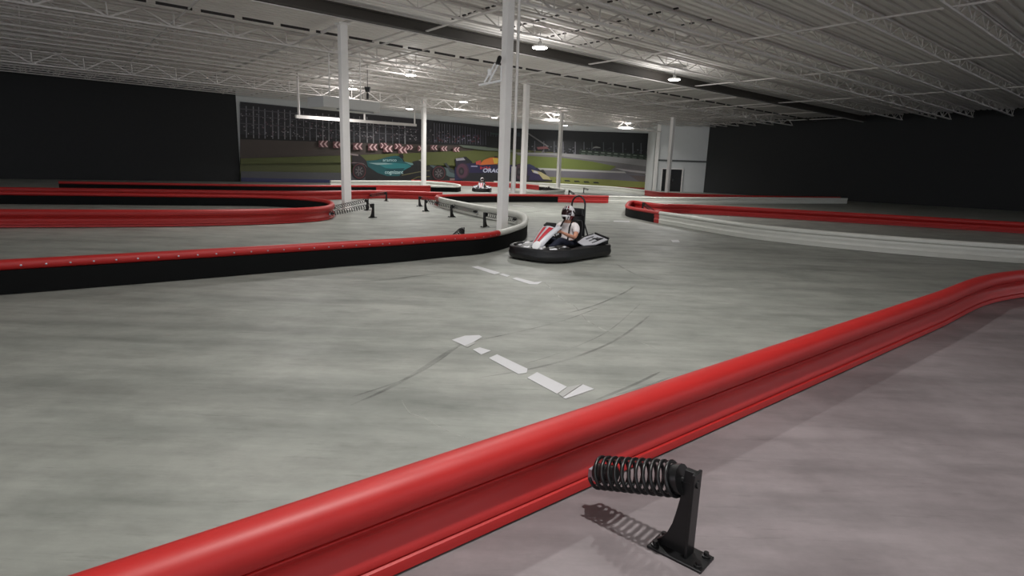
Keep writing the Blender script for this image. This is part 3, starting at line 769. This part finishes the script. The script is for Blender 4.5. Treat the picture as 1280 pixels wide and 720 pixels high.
spring_mount(W(711, 245.5), W(718, 246.3), 'small black spring bracket beyond the red panel of the long barrier', turns=8, ns=8)
spring_mount(W(803, 266.5), W(817, 270), 'black spring bracket inside the rounded barrier island at the right', turns=12, ns=10, hi=.44)

# ---------------------------------------------------------------- floor markings
def marking(polys_px, label, m=TAPE, z=.003, m2=None):
    s = MB()
    for i, p in enumerate(polys_px):
        s.poly([at_z(x, y, z) for (x, y) in p], m)
    o = s.build('floor_tape', solid=.003); tag(o, label, 'floor marking', 'white tape marks on the track floor'); return o
def Z(l): return [(438+x/3, 320+y/3) for (x, y) in l]
marking([Z([(380, 315), (430, 299), (484, 297), (494, 304), (462, 322), (432, 338)])], 'wedge-shaped white tape piece at the far end of the nearer tape line')
marking([Z([(459, 351), (485, 343), (527, 355), (490, 370)])], 'small square white tape piece, second from the far end of the nearer line')
marking([Z([(519, 383), (550, 369), (664, 423), (661, 438), (630, 443)])], 'long white tape piece in the middle of the nearer tape line')
marking([Z([(663, 457), (700, 436), (812, 491), (775, 517)])], 'long white tape piece with a slanting near end on the nearer tape line')
marking([Z([(797, 532), (872, 482), (914, 499), (808, 535)])], 'triangular white tape piece at the near end of the nearer tape line')
marking([Z([(425, 338), (462, 322), (470, 327), (440, 342)])], 'dull grey worn tape between the wedge and the small square', TAPEG)
marking([Z([(781, 519), (815, 492), (868, 481), (796, 529)])], 'dull grey worn tape beside the triangular tape piece', TAPEG)
marking([Z([(455, 41), (478, 38), (562, 63), (540, 69)])], 'white tape strip at the far end of the distant tape line')
marking([Z([(556, 68), (572, 66), (597, 73), (588, 79)])], 'short white tape strip in the distant tape line')
marking([Z([(606, 85), (622, 81), (690, 98), (720, 96), (700, 107), (672, 106)])], 'white tape strip with a foot at the near end of the distant line')
def rect_px(x0, y0, x1, y1, h): return [(x0, y0), (x1, y1), (x1, y1+h), (x0, y0+h)]
marking([rect_px(737, 275.4, 762, 275.8, 1.4)], 'thin white dash on the floor behind the kart, left of two', TAPEG)
marking([rect_px(767, 275.8, 787, 276.2, 1.4)], 'thin white dash on the floor behind the kart, right of two')
marking([[(838.5, 300.2), (848, 300), (850, 303), (841, 303)]], 'white tape patch on the floor below the barrier island')
marking([rect_px(641, 256, 668, 259.0, 1.2)], 'thin pale tape line behind the nearest column', TAPEG)

# skid marks and cracks as thin children of the floor
SK = bpy.data.materials.new('rubber_skid'); SK.use_nodes = True
nt = SK.node_tree; b = nt.nodes['Principled BSDF']; b.inputs['Base Color'].default_value = (.05, .05, .05, 1); b.inputs['Roughness'].default_value = .6
tc = nt.nodes.new('ShaderNodeTexCoord'); nz = nt.nodes.new('ShaderNodeTexNoise'); nz.inputs['Scale'].default_value = 3; nz.inputs['Detail'].default_value = 5
rp = nt.nodes.new('ShaderNodeMapRange'); rp.inputs['From Min'].default_value = .38; rp.inputs['From Max'].default_value = .75; rp.inputs['To Min'].default_value = .03; rp.inputs['To Max'].default_value = .40
nt.links.new(tc.outputs['Object'], nz.inputs['Vector']); nt.links.new(nz.outputs['Fac'], rp.inputs['Value']); nt.links.new(rp.outputs['Result'], b.inputs['Alpha'])
CRK = bpy.data.materials.new('filled_crack'); CRK.use_nodes = True
nt = CRK.node_tree; b = nt.nodes['Principled BSDF']; b.inputs['Base Color'].default_value = (*lin((205, 205, 198)), 1)
tc = nt.nodes.new('ShaderNodeTexCoord'); nz = nt.nodes.new('ShaderNodeTexNoise'); nz.inputs['Scale'].default_value = 5
rp = nt.nodes.new('ShaderNodeMapRange'); rp.inputs['From Min'].default_value = .35; rp.inputs['From Max'].default_value = .65; rp.inputs['To Min'].default_value = .1; rp.inputs['To Max'].default_value = .7
nt.links.new(tc.outputs['Object'], nz.inputs['Vector']); nt.links.new(nz.outputs['Fac'], rp.inputs['Value']); nt.links.new(rp.outputs['Result'], b.inputs['Alpha'])
def ribbon(px, w, m, name, z=.0015, jit=0):
    P = [Vector((at_z(*p).x, at_z(*p).y)) for p in px]; path = smooth_path(P, .06)
    s = MB(); fr = frames_of(path); i0 = len(s.v); mi = s.mi(m); N = len(fr)
    for k, (o, n_) in enumerate(fr):
        ww = w/2*min(1, .25+4*min(k, N-1-k)/N); j = R.uniform(-jit, jit)
        s.v.append((o[0]+n_[0]*(ww+j), o[1]+n_[1]*(ww+j), z)); s.v.append((o[0]-n_[0]*(ww-j), o[1]-n_[1]*(ww-j), z))
    for k in range(N-1): s.f.append((i0+2*k, i0+2*k+1, i0+2*k+3, i0+2*k+2)); s.m.append(mi)
    s.build(name, floor)
for (pts, w) in (([(438, 507), (500, 478), (560, 440), (600, 418)], .035), ([(438, 497), (520, 468), (575, 432)], .02),
                 ([(600, 472), (660, 462), (720, 446), (770, 425), (805, 400), (815, 390)], .03), ([(655, 455), (700, 441), (760, 414), (800, 380)], .015),
                 ([(690, 396), (740, 383), (780, 366), (795, 356)], .03), ([(745, 500), (790, 482), (825, 465)], .03),
                 ([(842, 470), (815, 480), (770, 494)], .02), ([(510, 440), (600, 425), (700, 402), (760, 380)], .02),
                 ([(640, 268), (700, 262), (760, 263), (842, 268)], .12), ([(560, 340), (480, 350), (438, 352)], .06), ([(770, 330), (800, 345), (842, 352)], .04)):
    ribbon(pts, w, SK, 'skid_mark')
for (pts, w, j) in (([(680, 352), (703, 375), (716, 381), (733, 400), (745, 407), (765, 417), (800, 428), (842, 446)], .012, .006),
                    ([(438, 384), (470, 387), (510, 387), (560, 388)], .008, .006), ([(502, 500), (512, 516), (535, 525), (560, 540), (590, 550)], .006, .003),
                    ([(842, 427), (800, 428)], .006, .004)):
    ribbon(pts, w, CRK, 'hairline_crack', .002, j)

# ================================================================ KART
def superellipse_ring(W_, L_, rc_f, rc_r, n=10):
    pts = []
    for (cx, cy, r, a0) in ((W_-rc_f, L_-rc_f, rc_f, 0), (-(W_-rc_f), L_-rc_f, rc_f, PI/2), (-(W_-rc_r), -(L_-rc_r), rc_r, PI), (W_-rc_r, -(L_-rc_r), rc_r, 1.5*PI)):
        for k in range(n+1): an = a0+PI/2*k/n; pts.append((cx+r*math.cos(an), cy+r*math.sin(an)))
    return pts
def make_kart():
    root = empty('go_kart')
    ring = superellipse_ring(.66, .93, .42, .24)
    # bow the front out and let the outline swell at the wheels
    ring = [(x*(1-.10*max(0, y)), y+(.06*(1-(x/.66)**2) if y > .4 else 0)) for (x, y) in ring]
    N = len(ring); fr = []
    for i in range(N):
        a = Vector(ring[i-1]); b = Vector(ring[(i+1) % N]); t = (b-a).normalized(); fr.append((ring[i], (t.y, -t.x)))
    s = MB()
    s.sweep(fr, [(-.055, .035), (-.02, .03), (.0, .05), (.012, .09), (.012, .13), (-.002, .16), (.004, .19), (-.006, .225), (-.03, .238), (-.06, .232), (-.068, .21), (-.058, .10)], PLAST, closed=True)
    bump = s.build('bumper', root, smooth=40)
    s = MB(); s.prism([(x*.9, y*.93) for (x, y) in ring], .02, PLAST, Matrix.Translation((0, 0, .06))); s.build('floor_pan', root, bevel=.003)
    s = MB()
    for sx in (-1, 1): s.tube([(sx*.22, .82, .09), (sx*.22, .4, .09), (sx*.32, .1, .09), (sx*.32, -.8, .09)], .016, CHROME, 8)
    for y in (.75, .3, -.35, -.75): s.tube([(-.3, y, .09), (.3, y, .09)], .014, CHROME, 8)
    s.build('chassis_tube', root, smooth=40)
    # wheels
    for (sx, y, w, r) in ((-1, .52, .12, .13), (1, .52, .12, .13), (-1, -.60, .18, .14), (1, -.60, .18, .14)):
        M = Matrix.Translation((sx*.48, y, r)) @ Matrix.Rotation(PI/2, 4, 'Y')
        s = MB(); s.lathe([(.07, -w/2), (r*.86, -w/2), (r*.97, -w*.42), (r, -w*.3), (r, w*.3), (r*.97, w*.42), (r*.86, w/2), (.07, w/2)], TYRE, 26, M); wh = s.build('wheel', root, smooth=35)
        s = MB(); s.lathe([(.03, -w/2-.004), (.068, -w/2+.004), (.066, 0), (.068, w/2-.004), (.03, w/2+.004)], CHROME, 18, M); s.build('hub', wh, smooth=35)
    # front deck: black plastic nose that rises to the column with silver pads
    def nose(u, v):
        x = (u-.5)*2; y = .30+v*.58
        z = .235-.02*abs(x)**2-.06*(v**2)+.035*math.exp(-((abs(x)-.62)/.18)**2)
        return (x*.50*(1-.2*v**3), y, z)
    s = MB(); s.grid(nose, 16, 12, PLAST); s.build('front_deck', root, smooth=50, solid=.02)
    for (cx, cy, rx, ry, rot) in ((-.34, .68, .10, .055, .5), (.34, .68, .10, .055, -.5), (-.15, .78, .07, .04, .15), (.15, .78, .07, .04, -.15), (.40, .46, .05, .10, .1), (-.40, .46, .05, .10, -.1)):
        s = MB(); pts = [(math.cos(t)*rx*(1 if abs(math.cos(t)) < .8 else .95), math.sin(t)*ry) for t in [2*PI*k/14 for k in range(14)]]
        s.prism(pts, .014, SILV, Matrix.Translation((cx, cy, .243-.04*((cy-.3)/.58)**2)) @ Matrix.Rotation(rot, 4, 'Z') @ Matrix.Rotation(-.12, 4, 'X')); s.build('deck_pad', root, bevel=.004)
    s = MB(); M = Matrix.Translation((-.12, .84, .275)) @ Matrix.Rotation(-1.15, 4, 'X') @ Matrix.Rotation(.0, 4, 'Z')
    s.lathe([(.082, -.008), (.085, 0), (.078, .012), (.03, .018), (.005, .019)], KWHITE, 26, M); s.build('number_disc', root, smooth=45)
    # steering fairing (silver with a red stripe)
    def fair(u, v):
        x = (u-.5)*2; w = .12+.09*v; y = .74-.47*v; z = .27+.34*v+.0*x
        return (x*w, y-.05*x*x, z-.05*x*x+.02*math.sin(v*PI))
    s = MB(); s.grid(fair, 12, 14, SILV); s.build('steering_fairing', root, smooth=50, solid=.014)
    def stripe(u, v):
        p = fair(.30+.40*u, .06+.72*v); sx = 1 if u > .5 else -1
        return (p[0]*1.0, p[1]+.009, p[2]+.011)
    for (ua, ub) in ((.20, .42), (.58, .80)):
        s = MB()
        def st(u, v, ua=ua, ub=ub):
            m_ = .5+(ua-.5)*(1-.35*(1-v)) + ((ub-ua))*u*(.7+.3*v)
            p = fair(m_, .05+.75*v); return (p[0], p[1]+.009, p[2]+.012)
        s.grid(st, 4, 10, KRED); s.build('fairing_stripe', root, smooth=50, solid=.003)
    s = MB(); s.prism([(-.13, 0), (.13, 0), (.11, .09), (-.11, .09)], .03, PLAST, Matrix.Translation((0, .33, .575)) @ Matrix.Rotation(2.5, 4, 'X')); s.build('dash_panel', root, bevel=.01)
    s = MB(); s.tube([(0, .62, .12), (0, .20, .44)], .014, CHROME, 8); s.build('steering_column', root)
    M = Matrix.Translation((0, .17, .455)) @ Matrix.Rotation(math.radians(52), 4, 'X')
    s = MB(); s.tube([M @ Vector((math.cos(2*PI*k/28)*.145, math.sin(2*PI*k/28)*.13, 0)) for k in range(28)], .014, PLAST, 8, closed=True)
    for an in (.3, PI-.3, 1.5*PI): s.bar(M @ Vector((0, 0, 0)), M @ Vector((math.cos(an)*.14, math.sin(an)*.125, 0)), .025, .006, CHROME)
    s.lathe([(.035, -.01), (.035, .012)], PLAST, 14, M); s.build('steering_wheel', root, smooth=40)
    # seat shell
    def seat(u, v):
        x = (u-.5)*2; prof = [(.10, .13), (-.05, .10), (-.22, .09), (-.34, .13), (-.42, .26), (-.47, .42), (-.50, .58), (-.51, .66)]
        f = v*(len(prof)-1); i = min(int(f), len(prof)-2); t = f-i; y = prof[i][0]*(1-t)+prof[i+1][0]*t; z = prof[i][1]*(1-t)+prof[i+1][1]*t
        w = .20+.03*math.sin(v*PI)-.04*max(0, v-.8)*5*.5
        back = max(0, (v-.4)/.6)
        return (x*w, y+back*.10*x*x*(1-.3*v)+ (0 if v > .4 else 0), z+(1-back)*.12*x**4)
    s = MB(); s.grid(seat, 12, 18, mat('seat_black', (14, 14, 16), .5)); s.build('seat', root, smooth=60, solid=.02)
    # roll hoop and headrest
    hp = [(-.15, -.60, .10), (-.15, -.585, .62)]+[(-.15+ .15-.15*math.cos(t)-.0, -.58, .92+.17*math.sin(t)) if False else (-.15*math.cos(t), -.58, .93+.17*math.sin(t)) for t in [PI*k/14 for k in range(15)]]+[(.15, -.585, .62), (.15, -.60, .10)]
    s = MB(); s.tube(hp, .017, BLKMET, 8); s.build('roll_hoop', root, smooth=50)
    s = MB(); s.tube([(-.15, -.585, .60), (-.24, -.75, .12)], .013, BLKMET, 8); s.tube([(.15, -.585, .60), (.24, -.75, .12)], .013, BLKMET, 8); s.build('hoop_brace', root, smooth=50)
    s = MB(); s.box((0, -.555, .80), (.28, .06, .15), PLAST); s.build('headrest', root, bevel=.025)
    s = MB(); s.prism([(-.15, .35), (.15, .35), (.14, .74), (-.14, .74)], .02, PLAST, Matrix.Translation((0, -.58, 0)) @ Matrix.Rotation(PI/2, 4, 'X')); s.build('hoop_panel', root, bevel=.004)
    # side pods and slatted silver engine covers
    for sx in (-1, 1):
        s = MB(); prof = [(-.50, .06), (.28, .06), (.34, .12), (.26, .21), (-.10, .235), (-.46, .22)]
        s.prism(prof, .20, PLAST, Matrix(((0, 0, 1, sx*.52), (1, 0, 0, 0), (0, 1, 0, 0), (0, 0, 0, 1)))); s.build('side_pod', root, bevel=.02)
        s = MB(); s.box((sx*.40, -.66, .24), (.30, .38, .22), mat('engine_dark', (28, 28, 30), .5)); s.lathe([(.05, -.1), (.05, .1)], CHROME, 14, Matrix.Translation((sx*.40, -.85, .25)) @ Matrix.Rotation(PI/2, 4, 'Y')); s.build('engine', root, bevel=.012)
        # cover plate leaning up towards the seat
        Mc = Matrix.Translation((sx*.45, -.42, .315)) @ Matrix.Rotation(sx*.22, 4, 'Y') @ Matrix.Rotation(-.16, 4, 'X')
        s = MB(); s.prism([(-.17, -.27), (.15, -.29), (.17, .02), (.10, .32), (-.06, .36), (-.17, .12)], .022, SILV, Mc); cv = s.build('engine_cover', root, bevel=.006)
        for k in range(3):
            s = MB(); s.box(Mc @ Vector((-.09+.085*k, -.04, .013)), (.022, .34-.05*k, .006), PLAST, rot=Mc.to_3x3()); s.build('slot', cv)
        s = MB(); s.tube([Mc @ Vector((.17, -.28, .0)), Mc @ Vector((.19, .0, .0)), Mc @ Vector((.12, .32, 0))], .016, PLAST, 8); s.tube([Mc @ Vector((-.17, -.30, .02)), Mc @ Vector((.15, -.31, .02))], .02, PLAST, 8); s.build('cover_edge', root, smooth=50)
    for sx in (-1, 1):
        s = MB(); s.box((sx*.13, .62, .17), (.07, .015, .11), CHROME, rot=Matrix.Rotation(-.5, 3, 'X')); s.tube([(sx*.13, .6, .07), (sx*.13, .62, .15)], .008, CHROME, 6); s.build('pedal', root)
    return root

# ---------------------------------------------------------------- driver
def skin_obj(name, joints, edges, m, parent=None, sub=2, root_i=0):
    """joints: list of (pos, radius or (rx, ry))."""
    me = bpy.data.meshes.new(name); me.from_pydata([j[0] for j in joints], edges, []); me.update()
    o = bpy.data.objects.new(name, me); COL.objects.link(o)
    md = o.modifiers.new('skin', 'SKIN'); md.use_smooth_shade = True
    sv = me.skin_vertices[0].data if me.skin_vertices else None
    if sv is None:
        me.attributes; bpy.context.view_layer.update(); sv = me.skin_vertices[0].data
    for i, j in enumerate(joints):
        r = j[1] if isinstance(j[1], tuple) else (j[1], j[1]); sv[i].radius = r; sv[i].use_root = (i == root_i)
    md2 = o.modifiers.new('sub', 'SUBSURF'); md2.levels = sub; md2.render_levels = sub
    bpy.context.view_layer.update()
    ev = o.evaluated_get(bpy.context.evaluated_depsgraph_get()); nm = bpy.data.meshes.new_from_object(ev)
    o.modifiers.clear(); o.data = nm; nm.materials.clear(); nm.materials.append(m)
    nm.polygons.foreach_set('use_smooth', [True]*len(nm.polygons))
    if parent is not None: o.parent = parent
    return o
def make_driver(lean=0.0):
    J = []; E = []
    def add(p, r, par=None):
        J.append((p, r)); i = len(J)-1
        if par is not None: E.append((par, i))
        return i
    pel = add((0, -.30, .20), (.15, .11)); ab = add((0, -.34, .33), (.135, .10), pel); ch = add((0, -.37, .47), (.15, .105), ab); up = add((0, -.37, .57), (.12, .08), ch)
    nk = add((0, -.35, .64), .052, up); hd = add((0, -.33, .70), .06, nk); hh = add((0, -.325, .78), (.076, .088), hd); ht = add((0, -.33, .84), .06, hh)
    hands = []
    for sx in (-1, 1):
        sh = add((sx*.175, -.36, .565), .062, up); el0 = add((sx*.235, -.27, .45), .047, sh); el = add((sx*.265, -.18, .375), .040, el0)
        fa = add((sx*.235, -.03, .42), .036, el); wr = add((sx*.185, .095, .475), .024, fa); pm = add((sx*.165, .135, .497), (.034, .022), wr)
        hands.append((sx, pm))
        for k, (ox, L_) in enumerate(((-.027, .030), (-.009, .034), (.009, .032), (.027, .026))):   # four fingers curled over the rim
            b_ = Vector((sx*(.157-.000), .155, .505))+Vector((sx*ox*.25, -ox*.35, ox*.95*-1))
            f1 = add(tuple(b_), .0098, pm); f2 = add(tuple(b_+Vector((-sx*.008, L_, .008))), .009, f1)
            f3 = add(tuple(b_+Vector((-sx*.026, L_+.002, -.010))), .0085, f2); add(tuple(b_+Vector((-sx*.030, L_-.022, -.020))), .0078, f3)
        t1 = add((sx*.140, .118, .508), .011, pm); t2 = add((sx*.118, .142, .515), .0098, t1); add((sx*.108, .166, .508), .0088, t2)
        hp = add((sx*.09, -.26, .19), .088, pel); kn0 = add((sx*.15, -.02, .28), .076, hp); kn = add((sx*.175, .16, .335), .058, kn0)
        cf = add((sx*.165, .34, .25), .052, kn); an = add((sx*.14, .50, .155), .036, cf); hl = add((sx*.14, .525, .125), .036, an); ft = add((sx*.135, .60, .165), (.036, .028), hl); add((sx*.13, .665, .225), (.03, .02), ft)
    body = skin_obj('person', J, E, SKIN, None, 2)
    # turn the body mesh into the root thing
    root = body; root.data.name = 'person_body'
    # face
    s = MB(); s.lathe([(.004, .02), (.012, .0), (.014, -.015), (.004, -.022)], SKIN, 10, Matrix.Translation((0, -.232, .775))); s.build('nose', root, smooth=60)
    for sx in (-1, 1):
        s = MB(); s.lathe([(.001, -.011), (.008, -.007), (.011, 0), (.008, .007), (.001, .011)], KWHITE, 12, Matrix.Translation((sx*.030, -.244, .795))); e = s.build('eye', root, smooth=60)
    s = MB(); s.tube([(-.022, -.240, .745), (0, -.236, .743), (.022, -.240, .745)], .004, mat('lips', (150, 85, 80), .5), 6); s.build('mouth', root, smooth=60)
    # clothes: T-shirt and jeans as their own shells
    e_ = .012
    tj = [((0, -.30, .215), (.165, .125)), ((0, -.34, .33), (.152, .115)), ((0, -.37, .47), (.168, .12)), ((0, -.37, .57), (.135, .092)), ((0, -.355, .612), .068)]
    te = [(0, 1), (1, 2), (2, 3), (3, 4)]
    for sx in (-1, 1):
        i = len(tj); tj += [((sx*.175, -.36, .565), .078), ((sx*.212, -.305, .498), .070), ((sx*.24, -.262, .440), .066)]; te += [(3, i), (i, i+1), (i+1, i+2)]
    skin_obj('t_shirt', tj, te, SHIRT, root, 2)
    lj = [((0, -.30, .205), (.160, .118))]; le = []
    for sx in (-1, 1):
        i = len(lj); lj += [((sx*.09, -.26, .195), .098), ((sx*.15, -.02, .285), .086), ((sx*.175, .16, .338), .069), ((sx*.165, .34, .25), .062), ((sx*.142, .48, .170), .050)]
        le += [(0, i), (i, i+1), (i+1, i+2), (i+2, i+3), (i+3, i+4)]
    skin_obj('jeans', lj, le, JEANS, root, 2)
    for sx in (-1, 1):
        skin_obj('shoe', [((sx*.14, .505, .135), .046), ((sx*.14, .535, .125), .045), ((sx*.135, .60, .17), (.048, .036)), ((sx*.13, .675, .235), (.040, .026))], [(0, 1), (1, 2), (2, 3)], SHOE, root, 2)
    for sx in (-1, 1):
        s = MB(); s.tube([(sx*.085, -.44, .645), (sx*.088, -.345, .665), (sx*.10, -.245, .55), (sx*.10, -.225, .42), (sx*.09, -.21, .30)], .016, STRAP, 6); s.build('harness_strap', root, smooth=50)
    # helmet: full-face shell with chin bar, visor, red/black pattern
    hm = empty('helmet'); 
    def shell(th, ph):   # th azimuth (0 = forward), ph elevation
        rx, ry, rz = .118, .148, .15
        x = rx*math.cos(ph)*math.sin(th); y = ry*math.cos(ph)*math.cos(th); z = rz*math.sin(ph)
        if math.cos(th) > .2 and ph < 0: y += .035*math.sin(-ph*1.6)*(math.cos(th)-.2)
        if ph < -.8: x *= 1.0; z = -rz*.80
        return Vector((x, y, z))
    hs = MB(); nu, nv = 40, 24; c0 = Vector((0, -.325, .795))
    tilt = Matrix.Rotation(.12, 3, 'X') @ Matrix.Rotation(.12, 3, 'Z')
    idx = {}
    for i in range(nu):
        for j in range(nv+1):
            th = 2*PI*i/nu; ph = -1.05+(PI/2+1.05)*j/nv
            idx[i, j] = len(hs.v); hs.v.append(tuple(c0+tilt @ shell(th, ph)))
    for i in range(nu):
        for j in range(nv):
            th = 2*PI*(i+.5)/nu; th = th-2*PI if th > PI else th; ph = -1.05+(PI/2+1.05)*(j+.5)/nv
            ath = abs(th)
            if ath < 1.15 and -.30 < ph < .42: continue       # eye port
            m_ = HELM
            if abs(ath-.42) < .13 and ph > .4: m_ = HELMR
            elif ath < .14 and ph > .42: m_ = HELMB
            elif ath > 1.2 and abs(ph-.15-.25*math.sin(ath*2)) < .15: m_ = HELMB
            elif ath > 1.0 and ph < -.25: m_ = HELMR
            elif abs(ath-.7) < .15 and ph < -.35: m_ = HELMB
            elif ath < .25 and ph < -.5: m_ = HELMB
            elif ath > 2.3 and ph > .3: m_ = HELMR if (int(ath*6) % 2) else HELM
            hs.f.append((idx[i, j], idx[(i+1) % nu, j], idx[(i+1) % nu, j+1], idx[i, j+1])); hs.m.append(hs.mi(m_))
    bpy.data.objects.remove(hm)
    hm = hs.build('helmet', root, smooth=50, solid=.008)
    vs = MB()
    vs.grid(lambda u, v: c0+tilt @ (shell((u-.5)*2.5, -.34+.80*v)*1.012), 18, 8, VISOR); vs.build('visor', hm, smooth=60, solid=.003)
    pk = MB(); pk.grid(lambda u, v: c0+tilt @ (shell((u-.5)*1.7, .50)*1.01+Vector((0, .05*v*(1-.6*abs(u-.5)*2), .012-.004*v))), 12, 3, HELM); pk.build('peak', hm, smooth=60, solid=.006)
    return root

PHI = math.atan2(.64, -.77)
kart = make_kart(); KP = (.84, 10.62, 0)
kart.location = KP; kart.rotation_euler = (0, 0, PHI)
tag(kart, 'black rental go kart with silver panels, driving beside the barrier hairpin', 'go kart', 'go karts on the track')
driver = make_driver()
driver.location = (KP[0]-.045, KP[1]-.05, -.01); driver.rotation_euler = (0, 0, PHI)
tag(driver, 'person in patterned helmet, white T-shirt and dark jeans driving the nearer black kart', 'person')
k2 = copy_tree(kart); fp = W(601, 240); k2.location = (fp[0], fp[1]+.9, 0); k2.rotation_euler = (0, 0, PI)
tag(k2, 'small distant go kart before the mural, just left of the nearest column', 'go kart', 'go karts on the track')
d2 = copy_tree(driver); d2.location = k2.location; d2.rotation_euler = (0, 0, PI)
tag(d2, 'small distant person in helmet and dark top sitting in the far kart', 'person')
for ch in d2.children:
    if ch.name.startswith('t_shirt'): ch.data = ch.data.copy(); ch.data.materials[0] = mat('dark_cotton', (40, 38, 46), .8)

# ================================================================ CAMERA, WORLD, LIGHT
cam = bpy.data.cameras.new('camera'); co = bpy.data.objects.new('camera', cam); COL.objects.link(co)
cam.sensor_width = 36; cam.lens = 36*F/1280; cam.clip_end = 300; cam.clip_start = .02
co.matrix_world = Matrix.Translation(CAM) @ Matrix((_r, _u, -_f)).transposed().to_4x4()
sc_ = bpy.context.scene; sc_.camera = co
w = bpy.data.worlds.new('world'); sc_.world = w; w.use_nodes = True
w.node_tree.nodes['Background'].inputs['Color'].default_value = (.9, .93, 1, 1); w.node_tree.nodes['Background'].inputs['Strength'].default_value = 1.7  # ambient fill added from the open rear to lift ceiling and columns
sc_.view_settings.view_transform = 'Standard'; sc_.view_settings.look = 'None'; sc_.view_settings.gamma = 1; sc_.view_settings.use_curve_mapping = False
sc_.view_settings.exposure = 0.06
sc_.cycles.use_denoising = True
sc_.cycles.max_bounces = 8; sc_.cycles.diffuse_bounces = 5
